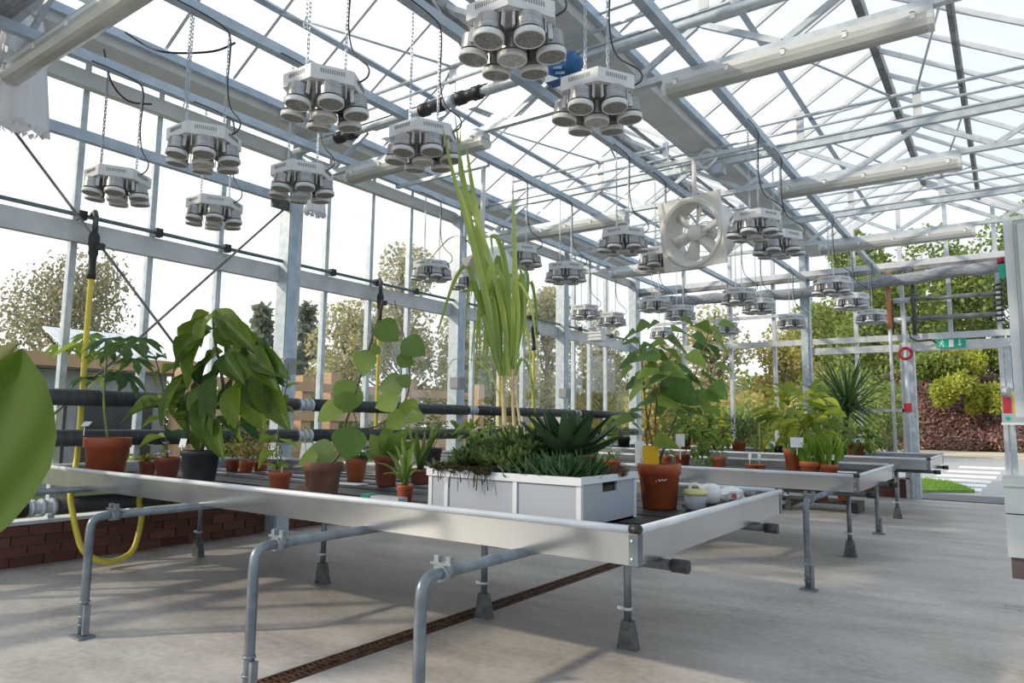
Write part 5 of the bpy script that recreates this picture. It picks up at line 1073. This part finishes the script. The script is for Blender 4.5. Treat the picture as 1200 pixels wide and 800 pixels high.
bushy('small green plant on the farthest bench behind the crate', 690, 526, .09, .07, .16, TERRA, 694, 508, 18, 8, 40, .13, 'ov', L_HIB, .2)
bushy('mixed green shrub on the farthest bench left of the spiky plant', 955, 533, .10, .08, .18, TERRAD, 955, 498, 24, 22, 90, .18, 'ov', L_BUSH, .3)
t_, B = plant('spiky_cordyline', 'spiky cordyline with a fan of sword leaves near the doorway', 985, 534); S = pot(t_, B, .14, .11, .22, BLACK); y = B.y
c = ony(994, 476, y); stem(t_, [S, ony(988, 505, y), c, c+Vector((0, 0, .1))], .03, .025, WOODB, 'trunk')
rnd = random.Random(3)
for k in range(120):
    a = k*2.4; e_ = rnd.uniform(-.75, 1.6); d = Vector((math.cos(a), math.sin(a), e_)).normalized(); L_ = rnd.uniform(.7, 1.05)*(1 if e_ > 0 else .7); b_ = c+Vector((0, 0, rnd.uniform(-.12, .12)))
    MB().blade([b_, b_+d*L_*.5, b_+d*L_+Vector((0, 0, -.04 if e_ < .6 else 0))], .06, .4, taper=lambda t: max(.03, min(1, .6+t)*(1-t)**.6)).build('leaf', L_YUC, t_)
t_ = thing('seed_tray', 'black plastic tray with orange pots on the floor under the middle bench', 'tray', onz(985, 598, 0)); B = onz(985, 598, 0)
m_ = MB(); m_.box(B+Vector((-.9, -.25, .10)), B+Vector((.25, .25, .13))); m_.box(B+Vector((-.9, -.25, 0)), B+Vector((-.82, .25, .10))); m_.box(B+Vector((.17, -.25, 0)), B+Vector((.25, .25, .10))); m_.build('tray_body', BLACK, t_)
for i, (dx, l) in enumerate(((-.22, 'left empty orange pot on the black tray under the bench'), (.05, 'right empty orange pot on the black tray under the bench'))):
    tp = thing('empty_pot', l, 'pot', B+Vector((dx, 0, .13)), 'empty pots on the floor tray'); pot(tp, B+Vector((dx, 0, .131)), .09, .07, .13, TERRAB)

# ------------------------------------------------------------------ banana leaf at the left edge
t_ = thing('banana_plant', 'banana plant whose big bright leaf fills the left edge', 'plant', (-1.36, .12, 0))
S = pot(t_, (-1.36, .12, 0), .17, .13, .30, BLACK)
stem(t_, [S, (-1.36, .13, .55), (-1.30, .18, .80)], .035, .022, STEMG, 'pseudostem')
def bigleaf(axis, wl, wr, m, curl=.02, bend=0):
    mb = MB(); n = len(axis); o = []; fs = []
    for i, (x, yy, dd) in enumerate(axis):
        c = ond(x, yy, dd)
        for j in range(9):
            u = j/4-1; w = wl[i] if u < 0 else wr[i]; o.append(c+RR*(u*w/F_PX*dd)-FW*(abs(u)**1.5*curl*(1 if w > 2 else 0))+FW*bend*u)
    for i in range(n-1):
        for j in range(8): a = i*9+j; fs.append((a, a+1, a+10, a+9))
    mb.add(o, fs, True).build('leaf', m, t_)
bigleaf([(-22, 640, .80), (-16, 612, .82), (-10, 580, .84), (-4, 545, .86), (2, 510, .88), (8, 475, .90), (14, 445, .915), (20, 425, .925), (26, 408, .93)], [4, 30, 50, 60, 60, 50, 34, 18, 1], [6, 36, 57, 71, 72, 62, 47, 27, 1], L_BIG, .012)
bigleaf([(-30, 470, .93), (-20, 450, .94), (-8, 432, .95), (4, 418, .955), (14, 408, .96), (20, 402, .96)], [2, 20, 26, 20, 10, 1], [2, 22, 24, 17, 9, 1], L_OLIVE, .02, .01)
stem(t_, [(-1.30, .18, .80), ond(-60, 690, .80), ond(-22, 640, .80)], .014, .007, STEMG, 'petiole')
stem(t_, [(-1.30, .18, .80), ond(-70, 560, .9), ond(-30, 470, .93)], .012, .006, STEMG, 'petiole')

# ------------------------------------------------------------------ right edge: cabinet, cart, emergency box
cb = thing('control_cabinet', 'tall grey control cabinet cut off by the right edge', 'cabinet', (.32, 5.2, 0))
MB().box((.062, 4.9, 1.13), (.67, 5.35, 2.28)).build('cabinet_body', STEELBOX, cb); MB().box((.08, 4.88, 1.15), (.65, 4.90, 2.26)).build('cabinet_door', mat('pale_green_enamel', (.52, .58, .56), (.58, .63, .61), .35), cb)
MB().box((.015, 4.93, 1.16), (.061, 5.02, 2.30)).build('side_channel', ALUW, cb)
MB().box((.40, 5.36, 0), (.48, 5.44, 2.4)).build('support_post', GALV, cb)
for z in (2.02,): MB().box((-.02, 5.0, z-.04), (.014, 5.06, z+.04)).build('green_button_box', EXITG, cb); MB().tube([(-.025, 5.03, 2.085), (.01, 5.03, 2.085)], .02, 10).build('red_lamp', RED, cb)
q = ond(1176, 567, 3.0); ct = thing('work_cart', 'grey steel work cart at the lower right edge', 'cart', (q.x+.35, q.y+.3, 0))
M_ = None
x0, y0, zt = q.x, q.y, q.z
MB().box((x0, y0, zt-.12), (x0+.75, y0+.6, zt-.008)).build('apron', STEELBOX, ct); MB().box((x0-.008, y0-.01, zt-.008), (x0+.76, y0+.61, zt+.004)).build('cart_top', STEELBOX, ct)
MB().box((x0, y0-.005, zt-.30), (x0+.75, y0+.6, zt-.125)).build('drawer_box', STEELBOX, ct); MB().box((x0+.01, y0+.02, zt-.39), (x0+.74, y0+.58, zt-.302)).build('lower_frame', DARKST, ct)
for a in (x0+.055, x0+.69):
    for b_ in (y0+.03, y0+.56): MB().box((a, b_-.02, 0), (a+.04, b_+.02, zt-.38)).build('leg', DARKST, ct)
q = ony(1186, 486, 12.2); ab = thing('emergency_box', 'yellow and red emergency boxes on a small shelf by the door jamb', 'box', (q.x, 12.3, q.z-.12))
MB().box((q.x-.12, 12.15, q.z-.12), (q.x+.25, 12.4, q.z+.02)).build('shelf_unit', STEELBOX, ab); MB().box((q.x-.13, 12.13, q.z-.14), (q.x+.26, 12.15, q.z-.11)).build('shelf_lip', WHITE, ab)
MB().box((q.x+.02, 12.17, q.z+.021), (q.x+.22, 12.34, q.z+.33)).build('yellow_case', mat('signal_yellow', (.75, .50, .01)), ab); MB().box((q.x+.08, 12.16, q.z+.26), (q.x+.16, 12.17, q.z+.30)).build('case_grip', BLACK, ab)
MB().box((q.x-.10, 12.17, q.z+.021), (q.x+.0, 12.34, q.z+.25)).build('red_case', RED, ab); MB().tube([(q.x-.05, 12.145, q.z-.05), (q.x-.05, 12.15, q.z-.05)], .03, 10).build('dial', EXITG, ab)
sw = thing('door_switch', 'small grey switch on the door jamb', 'switch', (-.09, 12.5, 1.62)); MB().box((-.13, 12.46, 1.56), (-.03, 12.52, 1.70)).build('switch_case', STEELBOX, sw); MB().box((-.105, 12.45, 1.60), (-.055, 12.46, 1.66)).build('switch_key', WHITE, sw)
q = onz(1189, 712, 0); MB().box(q+Vector((-.05, -.05, 0)), q+Vector((.06, .05, .004))).build('scrap_of_film', WETM, label='pale scrap of plastic film on the floor by the cart leg', category='scrap')

# ------------------------------------------------------------------ outside: trees, hedge, fence, shed
def crown(mb, c, rx, ry, rz, n, ls, droop=0.0, shell=.5):
    for k in range(n):
        d = rv(1)
        while d.length > 1 or d.length < .05: d = rv(1)
        d = d.normalized()*(d.length**shell); p_ = c+Vector((d.x*rx, d.y*ry, d.z*rz)); a = rv(1).normalized()
        if droop: a = (a*(1-droop)+Vector((0, 0, -droop))).normalized()
        s = a.cross(rv(1)).normalized()*ls*.32; L_ = ls*random.uniform(.6, 1.3)
        mb.add([p_-s*.2, p_+a*L_*.5-s, p_+a*L_, p_+a*L_*.5+s], [(0, 1, 2, 3)])
def tree(name, label, px, base, top, wpx, dep, m, n, ls, kind='round', grp='trees beyond the glass', seed=1):
    random.seed(seed); s = dep/F_PX; zg = -.14; c0 = ond(px, 505, dep); c0.z = zg; zt = (ond(px, top, dep)).z; h = zt-zg; w = wpx*s/2
    t_ = thing(name, label, 'tree', c0, grp)
    tr = h*.012+.05
    MB().tube(spline([c0, c0+Vector((rv(.02).x*h, 0, h*.45)), c0+Vector((rv(.03).x*h, 0, h*.92))], 4), tr, 8, radii=[tr*(1-.085*i) for i in range(9)]).build('trunk', BARK, t_)
    mb, br = MB(), MB()
    if kind == 'weep':
        for k in range(26):
            z = zg+h*random.uniform(.35, .97); r_ = w*(1.0 if z < zg+h*.75 else .6)*random.uniform(.3, 1); a = random.uniform(0, 2*PI); tip = c0+Vector((r_*math.cos(a), r_*math.sin(a), z-zg))
            br.tube([c0+Vector((0, 0, (z-zg)*.72)), (c0+tip)/2+Vector((0, 0, (z-zg)*.42)), tip], .03, 4)
            for j in range(5):
                q = tip+rv(.12*w*2); L_ = h*random.uniform(.12, .34)
                for i in range(n//130): p_ = q+Vector((random.gauss(0, .11*w), random.gauss(0, .11*w), -L_*random.random())); crown(mb, p_, .1, .1, .2, 1, ls, .5)
    elif kind == 'conifer':
        for k in range(60):
            f = random.random()**.7; z = h*(.08+.9*f); r_ = w*(1-f)*1.05+.1; a = random.uniform(0, 2*PI); tip = c0+Vector((r_*math.cos(a), r_*math.sin(a), z-.1*r_)); br.tube([c0+Vector((0, 0, z)), tip], .03, 4)
            for i in range(n//60): crown(mb, c0+Vector((0, 0, z))+(tip-c0-Vector((0, 0, z)))*random.random()**.6, .10*w+.05, .10*w+.05, .03*w+.04, 1, ls, .25)
    else:
        for k in range(22):
            z = h*random.uniform(.30, .92); f = math.sin(PI*min(1, (z/h)*.9+.08)); r_ = w*f*random.uniform(.25, .8); a = random.uniform(0, 2*PI); c = c0+Vector((r_*math.cos(a), r_*math.sin(a), z)); br.tube([c0+Vector((0, 0, z*.65)), c], .04, 4)
            crown(mb, c, w*.36, w*.36, h*.11, n//22, ls, .1)
    br.build('branches', BARK, t_, kind='stuff'); mb.build('foliage', m, t_, kind='stuff'); return t_
tree('birch_tree', 'tall weeping birch outside the near left bays', 70, 512, 275, 150, 22, T_BIRCH, 9000, .135, 'weep', seed=3)
tree('conifer_tree', 'dark layered conifer left of the first wall column', 300, 512, 355, 90, 34, T_CON, 2200, .40, 'conifer', seed=4)
tree('conifer_tree', 'second conifer half hidden behind the first wall column', 352, 512, 352, 80, 36, T_CON, 2000, .40, 'conifer', seed=5)
for i, (px, top, w, dep, n, sd_, l) in enumerate(((405, 340, 120, 26, 6000, 6, 'loose autumn birch right of the first wall column'), (470, 282, 130, 28, 7000, 7, 'tallest autumn birch behind the climbing vine'), (545, 330, 90, 30, 5500, 8, 'autumn birch behind the reed and second column'), (640, 335, 110, 30, 6500, 9, 'autumn birch between the second and third columns'), (705, 360, 90, 32, 5000, 10, 'autumn birch near the corner of the two glass walls'), (600, 380, 120, 36, 5000, 12, 'low autumn tree behind the reed stems'))):
    tree('autumn_tree', l, px, 512, top, w, dep, T_SILV, n, .17, 'round', seed=sd_)
for i, (px, top, w, dep, n, m, l, sd_) in enumerate(((775, 395, 90, 26, 4200, T_SILV, 'thin pale tree outside the left of the gable', 21), (835, 350, 110, 30, 3000, T_SILV, 'sparse pale tree in the middle of the gable view', 22), (925, 380, 100, 30, 5000, T_GOLD, 'yellowing tree left of the gable column', 23), (1010, 262, 130, 44, 9000, T_GREEN, 'tall green tree behind the gable right of the column', 24), (1110, 262, 170, 46, 11000, T_GREEN, 'wide green tree behind the gable above the doorway', 25), (1215, 230, 150, 46, 8000, T_GREEN, 'tall green tree at the far right beyond the gable', 26), (960, 330, 110, 50, 6000, T_GREEN, 'green tree behind the gable column', 27), (1060, 300, 150, 40, 8000, T_GREEN, 'green tree over the burgundy hedge', 28))):
    tree('green_tree' if m is T_GREEN else 'pale_tree', l, px, 512, top, w, dep, m, n, .34 if m is T_GREEN else .2, 'round', seed=sd_)
def shrub(label, px, top, w, dep, m, n, ls, name='garden_shrub', grp='shrubs beyond the gable', seed=1):
    random.seed(seed); s = dep/F_PX; c0 = ond(px, 505, dep); c0.z = -.14; h = ond(px, top, dep).z+.14; t_ = thing(name, label, 'shrub', c0, grp); mb, br = MB(), MB()
    for k in range(9):
        a = random.uniform(0, 2*PI); c = c0+Vector((w*s*.28*math.cos(a), w*s*.28*math.sin(a), h*random.uniform(.3, .7))); br.tube([c0, c], .03, 4); crown(mb, c, w*s*.26, w*s*.26, h*.3, n//9, ls)
    br.build('stems', BARK, t_, kind='stuff'); mb.build('foliage', m, t_, kind='stuff')
for i, (px, top, w, dep, m, l) in enumerate(((765, 455, 70, 20, T_GOLD, 'golden shrub outside the gable corner'), (830, 448, 90, 19, T_GOLD, 'golden shrub left of centre outside the gable'), (895, 440, 100, 20, T_GOLD, 'big golden-green shrub left of the gable column'), (860, 470, 90, 17, T_GREEN, 'low green shrub before the golden shrubs'), (985, 420, 110, 24, T_GREEN, 'green shrub behind the spiky plant'), (1040, 440, 70, 26, T_GREEN, 'green shrub just left of the doorway'), (935, 470, 70, 18, T_GREEN, 'low green shrub behind the gable column foot'))):
    shrub(l, px, top, w, dep, m, 2600, .14, seed=40+i)
for i, (px, top, w, dep, m, l) in enumerate(((1128, 405, 50, 33.5, T_YEL, 'yellow-green shrub on the bank in the upper doorway'), (1112, 438, 40, 32.5, T_YEL, 'lower left yellow shrub on the bank in the doorway'), (1155, 446, 34, 32.3, T_YEL, 'lower right yellow shrub on the bank in the doorway'), (1090, 405, 80, 34, T_GREEN, 'green shrub on the bank at the left of the doorway'), (1175, 405, 80, 34, T_GREEN, 'green shrub on the bank at the right of the doorway'))):
    random.seed(60+i); s = dep/F_PX; c = ond(px, top+18, dep); t_ = thing('bank_shrub', l, 'shrub', c-Vector((0, 0, 1.2)), 'shrubs on the bank'); mb, br = MB(), MB(); zb_ = 2.2
    for k in range(7): q = c+Vector((rv(w*s*.4).x, rv(.5).x, rv(.45).z)); br.tube([(c.x, c.y, zb_), q], .03, 4); crown(mb, q, w*s*.22, .5, .5, 420, .22)
    br.build('stems', BARK, t_, kind='stuff'); mb.build('foliage', m, t_, kind='stuff')
random.seed(77)
bk = MB(); bk.add([(-24, 38.5, -.3), (14, 38.5, -.3), (14, 44, 3.2), (-24, 44, 3.2), (14, 60, 3.6), (-24, 60, 3.6)], [(0, 1, 2, 3), (3, 2, 4, 5)]); bk.build('terrain_bank', GRASSG, kind='structure', label='planted bank beyond the road')
hd = thing('hedge', 'burgundy hedge covering the bank seen through the doorway', 'hedge', (-1, 38.6, 0)); mb = MB()
for k in range(24000):
    x = random.uniform(-5.5, 4.5); f = random.random(); y = 38.2+4.6*f; z = 3.3*f+random.uniform(0, .5)+.3*math.sin(x*2.3+f*5)*math.sin(f*11+x); p_ = Vector((x, y-.35*math.sin(x*1.9+2)*math.sin(z*2.6+x), z)); a = rv(1).normalized(); a.y = -abs(a.y); s = a.cross(rv(1)).normalized()*.055; L_ = random.uniform(.12, .26)
    mb.add([p_, p_+a*L_*.5-s, p_+a*L_, p_+a*L_*.5+s], [(0, 1, 2, 3)])
mb.build('foliage', T_BURG, hd, kind='stuff')
hs = MB()
for k in range(60): x = random.uniform(-5.5, 4.5); y = random.uniform(38.6, 43); z = (y-38.5)*.62; hs.tube([(x, y, z-.2), (x+.1, y-.2, z+.5)], .03, 4)
hs.build('stems', BARK, hd, kind='stuff')
hd = thing('hedge', 'mixed green hedge on the bank left of the doorway', 'hedge', (-12, 38.6, 0)); mb = MB()
for k in range(9000):
    x = random.uniform(-22, -5); f = random.random(); y = 38.2+4.6*f; z = 3.1*f+random.uniform(0, 1.2); p_ = Vector((x, y, z)); a = rv(1).normalized(); a.y = -abs(a.y); s = a.cross(rv(1)).normalized()*.11; L_ = random.uniform(.2, .4)
    mb.add([p_, p_+a*L_*.5-s, p_+a*L_, p_+a*L_*.5+s], [(0, 1, 2, 3)])
mb.build('foliage', T_GREEN, hd, kind='stuff')
# low hedge line along the left, seen under the trees
for i, (xa, ya, xb, yb, hh, l) in enumerate(((-19, 4, -19, 20, 2.2, 'low green hedge outside the glass side wall, near part'), (-20, 20, -17, 34, 2.6, 'low green hedge outside the glass side wall, far part'))):
    random.seed(90+i); t_ = thing('hedge', l, 'hedge', ((xa+xb)/2, (ya+yb)/2, -.14), 'hedges outside the side wall'); mb = MB()
    for k in range(12000):
        f = random.random(); p_ = Vector((xa+(xb-xa)*f+random.uniform(-.6, .6), ya+(yb-ya)*f, -.14+hh*random.random()**.8)); a = rv(1).normalized(); s = a.cross(rv(1)).normalized()*.07; L_ = random.uniform(.12, .26); mb.add([p_, p_+a*L_*.5-s, p_+a*L_, p_+a*L_*.5+s], [(0, 1, 2, 3)])
    mb.build('foliage', T_GOLD if i else T_GREEN, t_, kind='stuff'); br = MB()
    for k in range(40): f = k/39; br.tube([(xa+(xb-xa)*f, ya+(yb-ya)*f, -.14), (xa+(xb-xa)*f, ya+(yb-ya)*f, hh*.7)], .03, 4)
    br.build('stems', BARK, t_, kind='stuff')
# timber fence and shed beyond the side wall
fx = -11.5
fe = thing('timber_fence', 'post and rail timber fence outside the side wall', 'fence', (fx, 8, -.14))
for px in (215, 355, 388, 480, 560):
    q = onx(px, 470, fx); MB().box((fx-.12, q.y-.12, -.14), (fx+.12, q.y+.12, 2.05 if px != 355 else 1.95)).build('post', TIMBER, fe)
for z in (1.72, 1.15, .55):
    MB().box((fx+.121, 6.7, z-.09), (fx+.17, 14.2, z+.09)).build('rail', TIMBER, fe)
sh = thing('garden_shed', 'low timber-edged shed with a pale corrugated roof outside the near bays', 'shed', (-13, 5, -.14))
MB().box((-15.5, 2.6, -.14), (-12.95, 7.1, 1.86)).build('shed_wall', GREYWALL, sh); MB().box((-12.80, 2.0, 1.90), (-12.68, 7.35, 2.12)).build('fascia_board', TIMBER, sh)
for y0, y1 in ((2.8, 4.0), (4.2, 5.4), (5.6, 6.85)): MB().box((-12.95, y0, .2), (-12.91, y1, 1.52)).build('dark_window', DARKWIN, sh)
MB().box((-15.6, 2.3, 1.87), (-12.81, 7.3, 1.93)).build('roof_deck', GREYWALL, sh)
for k in range(9): MB().add([(-12.82, 5.5+k*.19, 2.0), (-12.82, 5.67+k*.19, 2.0), (-14.4, 5.67+k*.19, 2.68), (-14.4, 5.5+k*.19, 2.68), (-12.82, 5.5+k*.19, 2.04), (-12.82, 5.67+k*.19, 2.04), (-14.4, 5.67+k*.19, 2.72), (-14.4, 5.5+k*.19, 2.72)], [(3, 2, 1, 0), (4, 5, 6, 7), (0, 1, 5, 4), (1, 2, 6, 5), (2, 3, 7, 6), (3, 0, 4, 7)]).build('roof_sheet', ROOFW, sh)
for y in (2.3, 7.2): MB().box((-12.80, y-.1, -.14), (-12.68, y+.1, 1.90)).build('shed_post', TIMBER, sh)
